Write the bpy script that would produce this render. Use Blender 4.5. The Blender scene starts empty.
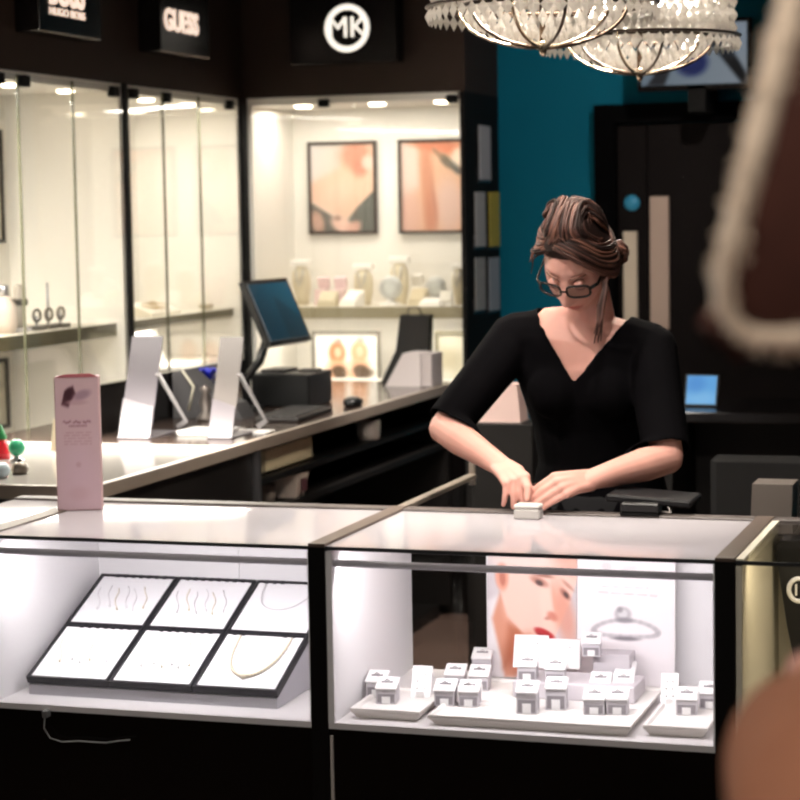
import bpy, math, random
from mathutils import Vector, Matrix, Quaternion
random.seed(7)
PI = math.pi
SC = bpy.context.scene
COL = SC.collection

# ------------------------------------------------------------------ camera
FPX, YAW, PITCH, ROLL, EYE = 2084.9, 0.3120748, 0.0889333, 0.0164966, 1.62
_cy, _sy, _cp, _sp = math.cos(YAW), math.sin(YAW), math.cos(PITCH), math.sin(PITCH)
FWD = Vector((-_sy*_cp, _cy*_cp, -_sp))
_r = Vector((_cy, _sy, 0)); _d = FWD.cross(_r)
RIGHT = math.cos(ROLL)*_r + math.sin(ROLL)*_d
DOWN = -math.sin(ROLL)*_r + math.cos(ROLL)*_d
CAMP = Vector((0, 0, EYE))

def at(px, py, X=None, Y=None, Z=None, d=None):
    """the point of a world plane (or distance) seen at a pixel"""
    r = RIGHT*((px-400)/FPX) + DOWN*((py-400)/FPX) + FWD
    if d is not None: t = d
    elif X is not None: t = X/r.x
    elif Y is not None: t = Y/r.y
    else: t = (Z-EYE)/r.z
    return CAMP + r*t

cd = bpy.data.cameras.new('camera'); cam = bpy.data.objects.new('camera', cd); COL.objects.link(cam)
m3 = Matrix((RIGHT, -DOWN, -FWD)).transposed()
cam.matrix_world = Matrix.Translation(CAMP) @ m3.to_4x4()
cd.sensor_width = 36; cd.lens = FPX/800*36
cd.clip_start = .05; cd.clip_end = 60
cd.dof.use_dof = True; cd.dof.focus_distance = 4.45
APERTURE = 0.018
cd.dof.aperture_fstop = (cd.lens/1000)/APERTURE
SC.camera = cam

# ------------------------------------------------------------------ materials
def lin(c):
    out = []
    for v in c[:3]:
        v /= 255.0
        out.append(v/12.92 if v <= .04045 else ((v+.055)/1.055)**2.4)
    return tuple(out)+(1.0,)

MATS = {}
def mat(name, rgb, rough=.5, metal=0., bump=0., bscale=80., spec=.5, emit=None, estr=0., vary=0., trans=0., ior=1.45, sheen=0., sub=0., coat=0.):
    if name in MATS: return MATS[name]
    m = bpy.data.materials.new(name); m.use_nodes = True
    nt = m.node_tree; b = nt.nodes['Principled BSDF']
    b.inputs['Base Color'].default_value = lin(rgb)
    b.inputs['Roughness'].default_value = rough
    b.inputs['Metallic'].default_value = metal
    b.inputs['Specular IOR Level'].default_value = spec
    b.inputs['IOR'].default_value = ior
    b.inputs['Transmission Weight'].default_value = trans
    b.inputs['Sheen Weight'].default_value = sheen
    b.inputs['Coat Weight'].default_value = coat
    if sub:
        b.inputs['Subsurface Weight'].default_value = sub
        b.inputs['Subsurface Radius'].default_value = (.012, .005, .003)
        b.inputs['Subsurface Scale'].default_value = 1.0
    if emit:
        b.inputs['Emission Color'].default_value = lin(emit); b.inputs['Emission Strength'].default_value = estr
    if vary or bump:
        tc = nt.nodes.new('ShaderNodeTexCoord'); nz = nt.nodes.new('ShaderNodeTexNoise')
        nz.inputs['Scale'].default_value = bscale; nz.inputs['Detail'].default_value = 4
        nt.links.new(tc.outputs['Object'], nz.inputs['Vector'])
        if vary:
            mx = nt.nodes.new('ShaderNodeMix'); mx.data_type = 'RGBA'
            c = lin(rgb)
            mx.inputs[6].default_value = tuple(v*(1-vary) for v in c[:3])+(1,)
            mx.inputs[7].default_value = tuple(min(1, v*(1+vary)) for v in c[:3])+(1,)
            nt.links.new(nz.outputs['Fac'], mx.inputs[0]); nt.links.new(mx.outputs[2], b.inputs['Base Color'])
        if bump:
            bp = nt.nodes.new('ShaderNodeBump'); bp.inputs['Strength'].default_value = bump; bp.inputs['Distance'].default_value = .002
            nt.links.new(nz.outputs['Fac'], bp.inputs['Height']); nt.links.new(bp.outputs['Normal'], b.inputs['Normal'])
    MATS[name] = m
    return m

def glass_mat(name, tint=(255, 255, 255), ior=1.45, rough=0.0, gain=1.0):
    if name in MATS: return MATS[name]
    m = bpy.data.materials.new(name); m.use_nodes = True
    nt = m.node_tree; nt.nodes.clear()
    o = nt.nodes.new('ShaderNodeOutputMaterial'); mx = nt.nodes.new('ShaderNodeMixShader')
    t = nt.nodes.new('ShaderNodeBsdfTransparent'); g = nt.nodes.new('ShaderNodeBsdfGlossy'); fr = nt.nodes.new('ShaderNodeFresnel')
    t.inputs['Color'].default_value = lin(tint); g.inputs['Roughness'].default_value = rough
    ge = nt.nodes.new('ShaderNodeNewGeometry'); mr = nt.nodes.new('ShaderNodeMapRange')   # same reflectance on both faces of the pane
    mr.inputs['To Min'].default_value = ior; mr.inputs['To Max'].default_value = 1/ior
    nt.links.new(ge.outputs['Backfacing'], mr.inputs['Value']); nt.links.new(mr.outputs[0], fr.inputs['IOR'])
    mu = nt.nodes.new('ShaderNodeMath'); mu.operation = 'MULTIPLY'; mu.inputs[1].default_value = gain
    nt.links.new(fr.outputs[0], mu.inputs[0])
    nt.links.new(mu.outputs[0], mx.inputs[0]); nt.links.new(t.outputs[0], mx.inputs[1]); nt.links.new(g.outputs[0], mx.inputs[2])
    nt.links.new(mx.outputs[0], o.inputs['Surface'])
    MATS[name] = m
    return m

def print_mat(name, emis=0.0, rough=.4):
    """printed paper or a lit screen: the picture is the mesh's own colour attribute"""
    if name in MATS: return MATS[name]
    m = bpy.data.materials.new(name); m.use_nodes = True
    nt = m.node_tree; b = nt.nodes['Principled BSDF']
    a = nt.nodes.new('ShaderNodeVertexColor'); a.layer_name = 'print'
    if emis:
        b.inputs['Base Color'].default_value = (.01, .01, .01, 1)
        nt.links.new(a.outputs['Color'], b.inputs['Emission Color']); b.inputs['Emission Strength'].default_value = emis
    else:
        nt.links.new(a.outputs['Color'], b.inputs['Base Color'])
    b.inputs['Roughness'].default_value = rough
    if emis: b.inputs['Specular IOR Level'].default_value = .08
    MATS[name] = m
    return m

# ------------------------------------------------------------------ mesh builder
def worigin(o):
    p = Vector((0, 0, 0))
    while o is not None: p = p+o.location; o = o.parent
    return p
class MB:
    def __init__(s): s.v = []; s.f = []; s.mi = []; s.sm = []
    def add(s, vs, fs, mi=0, smooth=False):
        n = len(s.v); s.v += [Vector(v) for v in vs]
        for f in fs: s.f.append([i+n for i in f]); s.mi.append(mi); s.sm.append(smooth)
        return s
    def box(s, x0, x1, y0, y1, z0, z1, mi=0, M=None, bev=0.0):
        if bev > 0:
            b = min(bev, (x1-x0)*.45, (y1-y0)*.45, (z1-z0)*.45)
            # chamfered box: 24 vertices
            vs = []; idx = {}
            for i, (X, sx) in enumerate(((x0, 1), (x1, -1))):
                for j, (Y, sy) in enumerate(((y0, 1), (y1, -1))):
                    for k, (Zz, sz) in enumerate(((z0, 1), (z1, -1))):
                        for ax in range(3):
                            p = [X+sx*b, Y+sy*b, Zz+sz*b]; p[ax] = (X, Y, Zz)[ax]
                            idx[(i, j, k, ax)] = len(vs); vs.append(p)
            fs = []
            for i in (0, 1):
                q = [idx[(i, j, k, 0)] for j, k in ((0, 0), (1, 0), (1, 1), (0, 1))]; fs.append(q if i else q[::-1])
                q = [idx[(j, i, k, 1)] for j, k in ((0, 0), (0, 1), (1, 1), (1, 0))]; fs.append(q if i else q[::-1])
                q = [idx[(j, k, i, 2)] for j, k in ((0, 0), (1, 0), (1, 1), (0, 1))]; fs.append(q if i else q[::-1])
            def fix(q):
                c = Vector(((x0+x1)/2, (y0+y1)/2, (z0+z1)/2)); a = [Vector(vs[t]) for t in q]
                nn = (a[1]-a[0]).cross(a[2]-a[0]); cc = sum(a, Vector())/len(a)
                return q if nn.dot(cc-c) > 0 else q[::-1]
            for j in (0, 1):
                for k in (0, 1):
                    fs.append(fix([idx[(0, j, k, 1)], idx[(1, j, k, 1)], idx[(1, j, k, 2)], idx[(0, j, k, 2)]]))
                    fs.append(fix([idx[(j, 0, k, 0)], idx[(j, 1, k, 0)], idx[(j, 1, k, 2)], idx[(j, 0, k, 2)]]))
                    fs.append(fix([idx[(j, k, 0, 0)], idx[(j, k, 1, 0)], idx[(j, k, 1, 1)], idx[(j, k, 0, 1)]]))
            for i in (0, 1):
                for j in (0, 1):
                    for k in (0, 1): fs.append(fix([idx[(i, j, k, 0)], idx[(i, j, k, 1)], idx[(i, j, k, 2)]]))
            fs = [fix(q) for q in fs]
        else:
            vs = [(x, y, z) for x in (x0, x1) for y in (y0, y1) for z in (z0, z1)]
            fs = [(0, 1, 3, 2), (4, 6, 7, 5), (0, 4, 5, 1), (2, 3, 7, 6), (0, 2, 6, 4), (1, 5, 7, 3)]
        if M is not None: vs = [M @ Vector(v) for v in vs]
        return s.add(vs, fs, mi)
    def prism(s, pts, vec, mi=0):
        """polygon (3D points) pushed along vec"""
        p = [Vector(q) for q in pts]; vec = Vector(vec); n = len(p)
        nrm = Vector()
        for i in range(n): nrm += p[i].cross(p[(i+1) % n])
        if nrm.dot(vec) > 0: p = p[::-1]
        vs = p+[q+vec for q in p]
        fs = [list(range(n)), list(range(2*n-1, n-1, -1))]
        fs += [(i, i+n, (i+1) % n+n, (i+1) % n) for i in range(n)]
        return s.add(vs, fs, mi)
    def tube(s, pts, rad, seg=10, mi=0, cap=True, closed=False, flat=None):
        """swept tube; rad number, list, or list of (a,b); flat = direction of the b radius"""
        P = [Vector(p) for p in pts]; n = len(P)
        R = rad if isinstance(rad, (list, tuple)) else [rad]*n
        up = None; rings = []
        for i in range(n):
            if closed: t = P[(i+1) % n]-P[i-1]
            elif i == 0: t = P[1]-P[0]
            elif i == n-1: t = P[-1]-P[-2]
            else: t = (P[i+1]-P[i]).normalized()+(P[i]-P[i-1]).normalized()
            t = t.normalized() if t.length > 1e-9 else Vector((0, 0, 1))
            if flat is not None: up = Vector(flat) - t*Vector(flat).dot(t)
            elif up is None:
                a = Vector((0, 0, 1)) if abs(t.z) < .9 else Vector((1, 0, 0))
                up = a-t*a.dot(t)
            else: up = up-t*up.dot(t)
            if up.length < 1e-6: up = t.orthogonal()
            up.normalize(); sd = t.cross(up)
            r = R[i]; ra, rb = r if isinstance(r, (list, tuple)) else (r, r)
            rings.append([P[i]+sd*(ra*math.cos(2*PI*k/seg))+up*(rb*math.sin(2*PI*k/seg)) for k in range(seg)])
        vs = [v for r in rings for v in r]; fs = []
        m = n if closed else n-1
        for i in range(m):
            j = (i+1) % n
            for k in range(seg):
                l = (k+1) % seg
                fs.append((i*seg+k, i*seg+l, j*seg+l, j*seg+k))
        if cap and not closed:
            fs.append(list(range(seg-1, -1, -1))); fs.append([(n-1)*seg+k for k in range(seg)])
        return s.add(vs, fs, mi, True)
    def capsule(s, pts, rad, seg=10, mi=0, flat=None):
        """tube with rounded ends"""
        P = [Vector(p) for p in pts]; R = list(rad) if isinstance(rad, (list, tuple)) else [rad]*len(P)
        def sc(r, k): return (r[0]*k, r[1]*k) if isinstance(r, tuple) else r*k
        def mx(r): return max(r) if isinstance(r, tuple) else r
        a = (P[0]-P[1]).normalized(); b = (P[-1]-P[-2]).normalized()
        pre = [(P[0]+a*mx(R[0])*math.sin(t), sc(R[0], max(.05, math.cos(t)))) for t in (1.5, 1.1, .6)]
        post = [(P[-1]+b*mx(R[-1])*math.sin(t), sc(R[-1], max(.05, math.cos(t)))) for t in (.6, 1.1, 1.5)]
        return s.tube([p for p, _ in pre]+P+[p for p, _ in post], [r for _, r in pre]+R+[r for _, r in post], seg, mi, flat=flat)
    def lathe(s, prof, c=(0, 0, 0), seg=24, mi=0, M=None, smooth=True):
        vs = []; fs = []; n = len(prof)
        for r, z in prof:
            for k in range(seg):
                a = 2*PI*k/seg; vs.append(Vector((r*math.cos(a)+c[0], r*math.sin(a)+c[1], z+c[2])))
        if M is not None: vs = [M @ v for v in vs]
        for i in range(n-1):
            for k in range(seg):
                l = (k+1) % seg; fs.append((i*seg+k, i*seg+l, (i+1)*seg+l, (i+1)*seg+k))
        if prof[0][0] > 1e-6: fs.append(list(range(seg-1, -1, -1)))
        if prof[-1][0] > 1e-6: fs.append([(n-1)*seg+k for k in range(seg)])
        return s.add(vs, fs, mi, smooth)
    def ball(s, c, r, seg=20, rings=12, mi=0, M=None, fn=None):
        rx, ry, rz = r if isinstance(r, (tuple, list)) else (r, r, r)
        vs = []; fs = []
        for i in range(rings+1):
            th = PI*i/rings
            for k in range(seg):
                a = 2*PI*k/seg
                n = Vector((math.sin(th)*math.cos(a), math.sin(th)*math.sin(a), -math.cos(th)))
                p = Vector((n.x*rx, n.y*ry, n.z*rz))
                if fn: p = fn(p, n)
                p = p+Vector(c)
                vs.append(M @ p if M is not None else p)
        for i in range(rings):
            for k in range(seg):
                l = (k+1) % seg; fs.append((i*seg+k, i*seg+l, (i+1)*seg+l, (i+1)*seg+k))
        return s.add(vs, fs, mi, True)
    def grid(s, o, u, v, nu, nv, mi=0, fn=None):
        o, u, v = Vector(o), Vector(u), Vector(v); vs = []
        for j in range(nv+1):
            for i in range(nu+1):
                p = o+u*(i/nu)+v*(j/nv)
                vs.append(fn(p, i/nu, j/nv) if fn else p)
        w = nu+1
        fs = [(j*w+i, j*w+i+1, (j+1)*w+i+1, (j+1)*w+i) for j in range(nv) for i in range(nu)]
        return s.add(vs, fs, mi, True)
    def mesh(s, name, mats):
        me = bpy.data.meshes.new(name)
        me.from_pydata([tuple(v) for v in s.v], [], s.f)
        for m in (mats if isinstance(mats, (list, tuple)) else [mats]): me.materials.append(m)
        me.polygons.foreach_set('material_index', s.mi); me.polygons.foreach_set('use_smooth', s.sm)
        me.update()
        return me
    def build(s, name, mats, parent=None, world=False, loc=None):
        """world=True: coordinates are world ones, shifted into the parent's (unrotated) frame"""
        if world and parent is not None:
            o = worigin(parent); s.v = [v-o for v in s.v]
        if parent is None:
            if loc is None:
                xs = [v.x for v in s.v]; ys = [v.y for v in s.v]; zs = [v.z for v in s.v]
                loc = Vector(((min(xs)+max(xs))/2, (min(ys)+max(ys))/2, min(zs)))
                s.v = [v-loc for v in s.v]
        ob = bpy.data.objects.new(name, s.mesh(name, mats)); COL.objects.link(ob)
        if parent is not None: ob.parent = parent
        elif loc is not None: ob.location = loc
        return ob

LIFT = .0008      # things rest a hair above what carries them
def tag(o, label=None, cat=None, group=None, kind=None):
    if label: o['label'] = label
    if cat: o['category'] = cat
    if group: o['group'] = group
    if kind: o['kind'] = kind
    return o
def thing(name, loc, label, cat, group=None, rz=0.):
    o = bpy.data.objects.new(name, None); COL.objects.link(o)
    o.empty_display_size = .05
    loc = Vector(loc)
    if .3 < loc.z < 2: loc.z += LIFT
    o.location = loc; o.rotation_euler = (0, 0, rz)
    return tag(o, label, cat, group)
def box(name, m, x0, x1, y0, y1, z0, z1, parent=None, bev=.0, world=True):
    return MB().box(x0, x1, y0, y1, z0, z1, bev=bev).build(name, m, parent, world=world)
def struct(name, mb, m, parent=None):
    o = mb.build(name, m, parent, world=True)
    if parent is None: o['kind'] = 'structure'
    return o
def dup(src, loc, label, rz=None, group=None):
    r = src.copy(); COL.objects.link(r); r.location = loc
    if rz is not None: r.rotation_euler = (0, 0, rz)
    r['label'] = label
    if group: r['group'] = group
    for ch in list(src.children):
        c = ch.copy(); COL.objects.link(c); c.parent = r; c.matrix_parent_inverse = ch.matrix_parent_inverse.copy()
        for g in list(ch.children):
            d = g.copy(); COL.objects.link(d); d.parent = c
    return r

def sstep(a, b, x):
    t = max(0., min(1., (x-a)/(b-a))); return t*t*(3-2*t)
def paint(bg, spots):
    """a printed picture: soft ellipses (cx,cy,rx,ry,angle,rgb,softness,alpha) and polygons over a ground; u right, v up, 0..1"""
    def f(u, v):
        c = list(bg(u, v) if callable(bg) else bg)
        for sp in spots:
            if sp[0] == 'poly':
                _, pts, rgb, soft, al = sp
                dmin = 1e9; inside = False; n = len(pts)
                for i in range(n):
                    (x1, y1), (x2, y2) = pts[i], pts[(i+1) % n]
                    if (y1 > v) != (y2 > v) and u < (x2-x1)*(v-y1)/(y2-y1)+x1: inside = not inside
                    L = (x2-x1)**2+(y2-y1)**2
                    t = max(0, min(1, ((u-x1)*(x2-x1)+(v-y1)*(y2-y1))/L))
                    dmin = min(dmin, math.hypot(u-x1-t*(x2-x1), v-y1-t*(y2-y1)))
                w = sstep(-soft, soft, dmin if inside else -dmin)*al
            else:
                cx, cy, rx, ry, an, rgb, soft, al = sp
                ca, sa = math.cos(math.radians(an)), math.sin(math.radians(an))
                dx, dy = u-cx, v-cy
                q = math.hypot((dx*ca+dy*sa)/rx, (-dx*sa+dy*ca)/ry)
                w = (1-sstep(1-soft, 1+soft, q))*al
            for k in range(3): c[k] += (rgb[k]-c[k])*w
        return lin(c)
    return f
def picture(name, o, u, v, fn, m, parent, nu=60, nv=80, thick=.001):
    """flat printed sheet carrying the picture in its own colour attribute (o,u,v in world)"""
    u, v = Vector(u), Vector(v); nrm = u.cross(v).normalized()
    b = MB(); b.grid(o, u, v, nu, nv)
    nfront = len(b.v)
    b.grid(Vector(o)-nrm*thick, v, u, 1, 1)
    ob = b.build(name, m, parent, world=True)
    ca = ob.data.color_attributes.new('print', 'FLOAT_COLOR', 'POINT')
    vals = []
    for j in range(nv+1):
        for i in range(nu+1): vals += list(fn(i/nu, j/nv))
    vals += [.6, .6, .6, 1]*(len(b.v)-nfront)
    ca.data.foreach_set('color', vals)
    return ob

def lettering(name, txt, size, parent, M, m, depth=.004, bold=0.0, sx=1.0):
    cu = bpy.data.curves.new(name, 'FONT'); cu.body = txt; cu.size = size; cu.extrude = depth
    cu.align_x = 'CENTER'; cu.align_y = 'CENTER'; cu.offset = bold
    tmp = bpy.data.objects.new(name, cu); COL.objects.link(tmp)
    bpy.context.view_layer.update()
    me = bpy.data.meshes.new_from_object(tmp.evaluated_get(bpy.context.evaluated_depsgraph_get()))
    COL.objects.unlink(tmp); bpy.data.objects.remove(tmp); bpy.data.curves.remove(cu)
    me.name = name; me.materials.clear(); me.materials.append(m)
    ob = bpy.data.objects.new(name, me); COL.objects.link(ob); ob.parent = parent
    P = Matrix.Translation(-parent.location) @ M @ Matrix.Diagonal((sx, 1, 1, 1))
    me.transform(P)
    return ob
def remeshed(mb, voxel, smooth=4, fac=.5):
    me = mb.mesh('tmp', [])
    ob = bpy.data.objects.new('tmp', me); COL.objects.link(ob)
    r = ob.modifiers.new('r', 'REMESH'); r.mode = 'VOXEL'; r.voxel_size = voxel; r.use_smooth_shade = True
    if smooth:
        sm = ob.modifiers.new('s', 'SMOOTH'); sm.factor = fac; sm.iterations = smooth
    bpy.context.view_layer.update()
    out = bpy.data.meshes.new_from_object(ob.evaluated_get(bpy.context.evaluated_depsgraph_get()))
    COL.objects.unlink(ob); bpy.data.objects.remove(ob); bpy.data.meshes.remove(me)
    return out
def area(loc, target, sx, sy, power, col=(255, 236, 205), name='lamp_light', spread=PI):
    l = bpy.data.lights.new(name, 'AREA'); l.shape = 'RECTANGLE'; l.size = sx; l.size_y = sy; l.energy = power; l.color = lin(col)[:3]; l.spread = spread
    o = bpy.data.objects.new(name, l); COL.objects.link(o); o.location = loc
    o.rotation_euler = (Vector(target)-Vector(loc)).to_track_quat('-Z', 'Y').to_euler()
    return o
def spot(loc, target, power, angle=60, blend=.6, size=.05, col=(255, 232, 200), name='spot_light'):
    l = bpy.data.lights.new(name, 'SPOT'); l.energy = power; l.spot_size = math.radians(angle); l.spot_blend = blend; l.shadow_soft_size = size; l.color = lin(col)[:3]
    o = bpy.data.objects.new(name, l); COL.objects.link(o); o.location = loc
    o.rotation_euler = (Vector(target)-Vector(loc)).to_track_quat('-Z', 'Y').to_euler()
    return o

# palette
M_black = mat('black_lacquer', (14, 11, 11), .25)
M_matblack = mat('matt_black', (12, 11, 11), .7, spec=.2)
M_fascia = mat('dark_brown_fascia', (42, 30, 24), .6, spec=.25, vary=.12, bscale=12)
M_white = mat('white_laminate', (238, 236, 234), .35)
M_cream = mat('cream_laminate', (240, 236, 228), .4)
M_opal = None
M_taupe = mat('taupe_metal', (88, 80, 77), .45, .0)
M_steel = mat('brushed_steel', (175, 175, 180), .28, .9)
M_chrome = mat('chrome', (215, 215, 220), .12, 1.)
M_glass = glass_mat('clear_glass')
M_glassedge = mat('glass_edge', (92, 92, 74), .2)
M_print = print_mat('printed_picture')
M_paper = mat('white_card', (235, 232, 230), .6)
M_grey = mat('light_grey_card', (198, 194, 196), .55)
M_lamp = mat('lit_lamp', (255, 240, 215), .5, emit=(255, 238, 205), estr=14.)
M_letter = mat('lit_letter', (255, 240, 228), .5, emit=(255, 226, 205), estr=.95)
M_lettw = mat('lit_letter_white', (255, 250, 240), .5, emit=(255, 246, 232), estr=1.05)
# ------------------------------------------------------------------ room shell
M_floor = mat('brown_floor', (118, 96, 86), .4, vary=.2, bscale=3)
M_teal = mat('teal_paint', (0, 96, 120), .7, spec=.15, vary=.06, bscale=6, bump=.05)
M_darkwall = mat('dark_wall', (42, 36, 34), .7, vary=.1, bscale=4)
M_ceil = mat('dark_ceiling', (46, 42, 40), .8)
XW, YB = -3.234, 8.0          # glass planes of the wall cabinets
RW, RB = -3.70, 8.48          # their rear panels
CT = 2.10                     # cabinet top
struct('floor', MB().box(-3.8, 2.2, -2.2, 8.6, -.06, 0), M_floor)
struct('ceiling', MB().box(-3.8, 2.2, -2.2, 8.6, 2.9, 2.96), M_ceil)
struct('wall_left', MB().box(-3.8, -3.72, -2.2, 8.6, 0, 2.9), M_darkwall)
struct('wall_back', MB().box(-3.72, 2.12, 8.5, 8.6, 0, 2.9), M_teal)
struct('wall_right', MB().box(2.12, 2.2, -2.2, 8.6, 0, 2.9), M_darkwall)
struct('wall_front', MB().box(-3.72, 2.12, -2.2, -2.12, 0, 2.9), M_darkwall)
# dark soffit over the cabinets
struct('trim_1', MB().box(-3.72, XW, 2.5, 8.5, CT, 2.9), M_fascia)
struct('trim_2', MB().box(XW, -2.29, YB, 8.5, CT, 2.9), M_fascia)

# double door in the teal wall
M_door = mat('dark_stained_door', (17, 11, 11), .6, spec=.12, vary=.25, bscale=14)
M_frame = mat('black_door_frame', (5, 5, 6), .9, spec=.05)
fr = MB(); fr.box(-1.865, -1.78, 8.42, 8.5, 0, 2.05); fr.box(-.78, -.70, 8.42, 8.5, 0, 2.05); fr.box(-1.78, -.78, 8.42, 8.5, 1.975, 2.05)
door = fr.build('door_1', M_frame); door['kind'] = 'structure'
dl = MB().box(-1.775, -1.655, 8.455, 8.5, 0, 1.97).build('door_leaf', M_door, door, world=True)
dl2 = MB().box(-1.648, -.785, 8.45, 8.5, 0, 1.97).build('door_leaf', M_door, door, world=True)
M_plate = mat('satin_push_plate', (205, 190, 172), .45, .25)
box('push_plate', M_plate, -1.752, -1.692, 8.440, 8.455, 1.10, 1.535, dl, .004)
box('push_plate', mat('rosy_push_plate', (188, 165, 152), .45, .25), -1.640, -1.560, 8.435, 8.45, 1.13, 1.675, dl2, .004)
b = MB(); c = at(632, 203, Y=8.45)
b.lathe([(0, 0), (.033, 0), (.033, .003), (0, .003)], seg=24, M=Matrix.Translation(c) @ Matrix.Rotation(PI/2, 4, 'X'))
b.build('door_sign', mat('blue_door_sign', (58, 150, 190), .4), dl, world=True)

# ------------------------------------------------------------------ lit wall cabinets
def cabinet_left(y0, y1, bottom, seams, label, lights, clamps, plinth_to):
    t = thing('wall_display_cabinet', ((RW+XW)/2, (y0+y1)/2, 0), label, 'display cabinet', 'lit wall cabinets')
    box('rear_panel', M_cream, -3.72, RW, y0, y1, bottom, CT, t)
    box('side_panel', M_cream, RW, XW-.012, y0, y0+.02, bottom, CT, t)
    box('side_panel', M_cream, RW, XW-.012, y1-.02, y1, bottom, CT, t)
    box('top_panel', M_cream, RW, XW-.012, y0+.02, y1-.02, CT-.03, CT, t)
    box('bottom_panel', M_cream, RW, XW-.012, y0+.02, y1-.02, bottom, bottom+.02, t)
    box('base', M_black, -3.72, XW-.02, y0, y1, 0, bottom, t)
    sh = box('shelf', mat('cream_shelf', (236, 230, 216), .3), RW, XW-.055, y0+.02, y1-.02, 1.205, 1.243, t)
    box('shelf_edge', mat('olive_shelf_edge', (92, 86, 66), .4), XW-.055, XW-.045, y0+.02, y1-.02, 1.198 if bottom < 1 else 1.217, 1.245, sh)
    ys = [y0+.01]+seams+[y1-.01]
    for a, c in zip(ys[:-1], ys[1:]):
        g = box('glass_door', M_glass, XW-.008, XW, a+.004, c-.004, bottom+.01, CT-.012, t)
        box('polished_edge', M_glassedge, XW-.0085, XW+.0005, a+.0035, a+.0085, bottom+.01, CT-.012, g)
    for y in clamps: box('glass_clamp', M_matblack, XW-.02, XW+.012, y-.022, y+.022, CT-.05, CT-.012, t, .004)
    for y in lights:
        b = MB(); b.lathe([(.03, 0), (.03, -.006), (.024, -.008), (0, -.008)], c=(-3.36, y, CT-.03), mi=0)
        b.build('downlight', M_lamp, t, world=True)
    return t
CAB1 = cabinet_left(4.4, 6.865, .80, [5.62, 6.07, 6.46], 'long white lit wall cabinet nearest the left edge under the first shop signs', [4.9, 5.6, 6.26, 6.66], [5.95, 6.12, 6.79], 0)
CAB2 = cabinet_left(6.885, 7.97, 1.035, [7.2, 7.54], 'narrow white lit wall cabinet on the left wall next to the corner', [7.1, 7.33, 7.72], [6.95, 7.24, 7.86], 0)
struct('trim_3', MB().box(-3.72, XW+.006, 6.866, 6.884, 0, CT), M_matblack)
struct('trim_4', MB().box(-3.72, XW+.012, 7.97, 8.02, 0, CT), M_matblack)

t = thing('wall_display_cabinet', (-2.76, 8.24, 0), 'white lit corner cabinet on the back wall with two framed jewellery photos', 'display cabinet', 'lit wall cabinets')
CAB3 = t
box('rear_panel', M_cream, -3.222, -2.30, RB, 8.5, .93, CT, t)
box('side_panel', M_cream, -3.222, -3.202, YB+.012, RB, .93, CT, t)
box('top_panel', M_cream, -3.202, -2.31, YB+.012, RB, CT-.03, CT, t)
box('bottom_panel', M_cream, -3.202, -2.31, YB+.012, RB, .91, .935, t)
box('base', M_black, -3.222, -2.30, YB+.02, 8.5, 0, .91, t)
sh = box('shelf', mat('cream_shelf', (236, 230, 216), .3), -3.20, -2.31, YB+.055, RB, 1.205, 1.243, t)
box('shelf_edge', mat('beige_shelf_edge', (170, 160, 130), .4), -3.20, -2.31, YB+.045, YB+.055, 1.198, 1.245, sh)
box('end_panel', M_matblack, -2.31, -2.29, YB-.01, 8.5, 0, CT, t)
for a, c in ((-3.2, -2.76), (-2.752, -2.315)):
    box('glass_door', M_glass, a, c, YB, YB+.008, .93, CT-.012, t)
for x in (-2.885, -2.345): box('glass_clamp', M_matblack, x-.022, x+.022, YB-.012, YB+.02, CT-.045, CT-.012, t, .004)
for x in (-3.02, -2.70, -2.42):
    MB().lathe([(.034, 0), (.034, -.006), (.027, -.008), (0, -.008)], c=(x, YB+.13, CT-.03)).build('downlight', M_lamp, t, world=True)
warm = (255, 249, 236)
for (y, ln, p) in ((5.6, 2.3, 92), (7.43, .95, 10.5)):
    area((-3.40, y, CT-.045), (-3.50, y, 0), .16, ln, p, warm)
    area((-3.44, y, 1.19), (-3.50, y, 0), .16, ln, p*.55, warm)
area((-2.76, 8.17, CT-.045), (-2.76, 8.27, 0), .85, .16, 4.8, warm)
area((-2.76, 8.2, 1.19), (-2.76, 8.27, 0), .85, .16, 2.3, warm)

# ------------------------------------------------------------------ shop signs over the cabinets
def frame_rot(right, up):
    r, u = Vector(right), Vector(up); n = r.cross(u)
    return Matrix((r, u, n)).transposed().to_4x4()
RL = frame_rot((0, 1, 0), (0, 0, 1)); RBK = frame_rot((1, 0, 0), (0, 0, 1))
def sign_left(y0, y1, label):
    t = thing('shop_sign', (XW+.045, (y0+y1)/2, 2.22), label, 'sign', 'black shop signs on the soffit')
    box('sign_panel', M_black, XW, XW+.09, y0, y1, 2.222, 2.68, t, .004)
    return t
sign_left(5.30, 5.75, 'black unlettered end of a sign panel at the top left corner')
s = sign_left(6.065, 6.515, 'black sign reading BOSS in pale letters on the left soffit')
lettering('brand_lettering', 'BOSS', .13, s, Matrix.Translation((XW+.092, at(66, -6, X=XW+.09).y, at(66, -6, X=XW+.09).z)) @ RL, M_letter, .003, .003, .85)
lettering('brand_lettering', 'HUGO BOSS', .034, s, Matrix.Translation((XW+.092, at(67, 14, X=XW+.09).y, at(67, 14, X=XW+.09).z)) @ RL, M_letter, .002, 0, 1.35)
s = sign_left(7.0, 7.45, 'black sign reading GUESS in pale letters on the left soffit')
lettering('brand_lettering', 'GUESS', .108, s, Matrix.Translation((XW+.092, at(181, 23, X=XW+.09).y, at(181, 23, X=XW+.09).z)) @ RL, M_letter, .003, .003, 1.0)
s = thing('shop_sign', (-2.765, YB-.045, 2.22), 'black sign with a round white MK monogram above the corner cabinet', 'sign', 'black shop signs on the soffit')
box('sign_panel', M_black, -2.99, -2.54, YB-.09, YB, 2.222, 2.70, s, .004)
cc = at(347, 28, Y=YB-.095)
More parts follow.
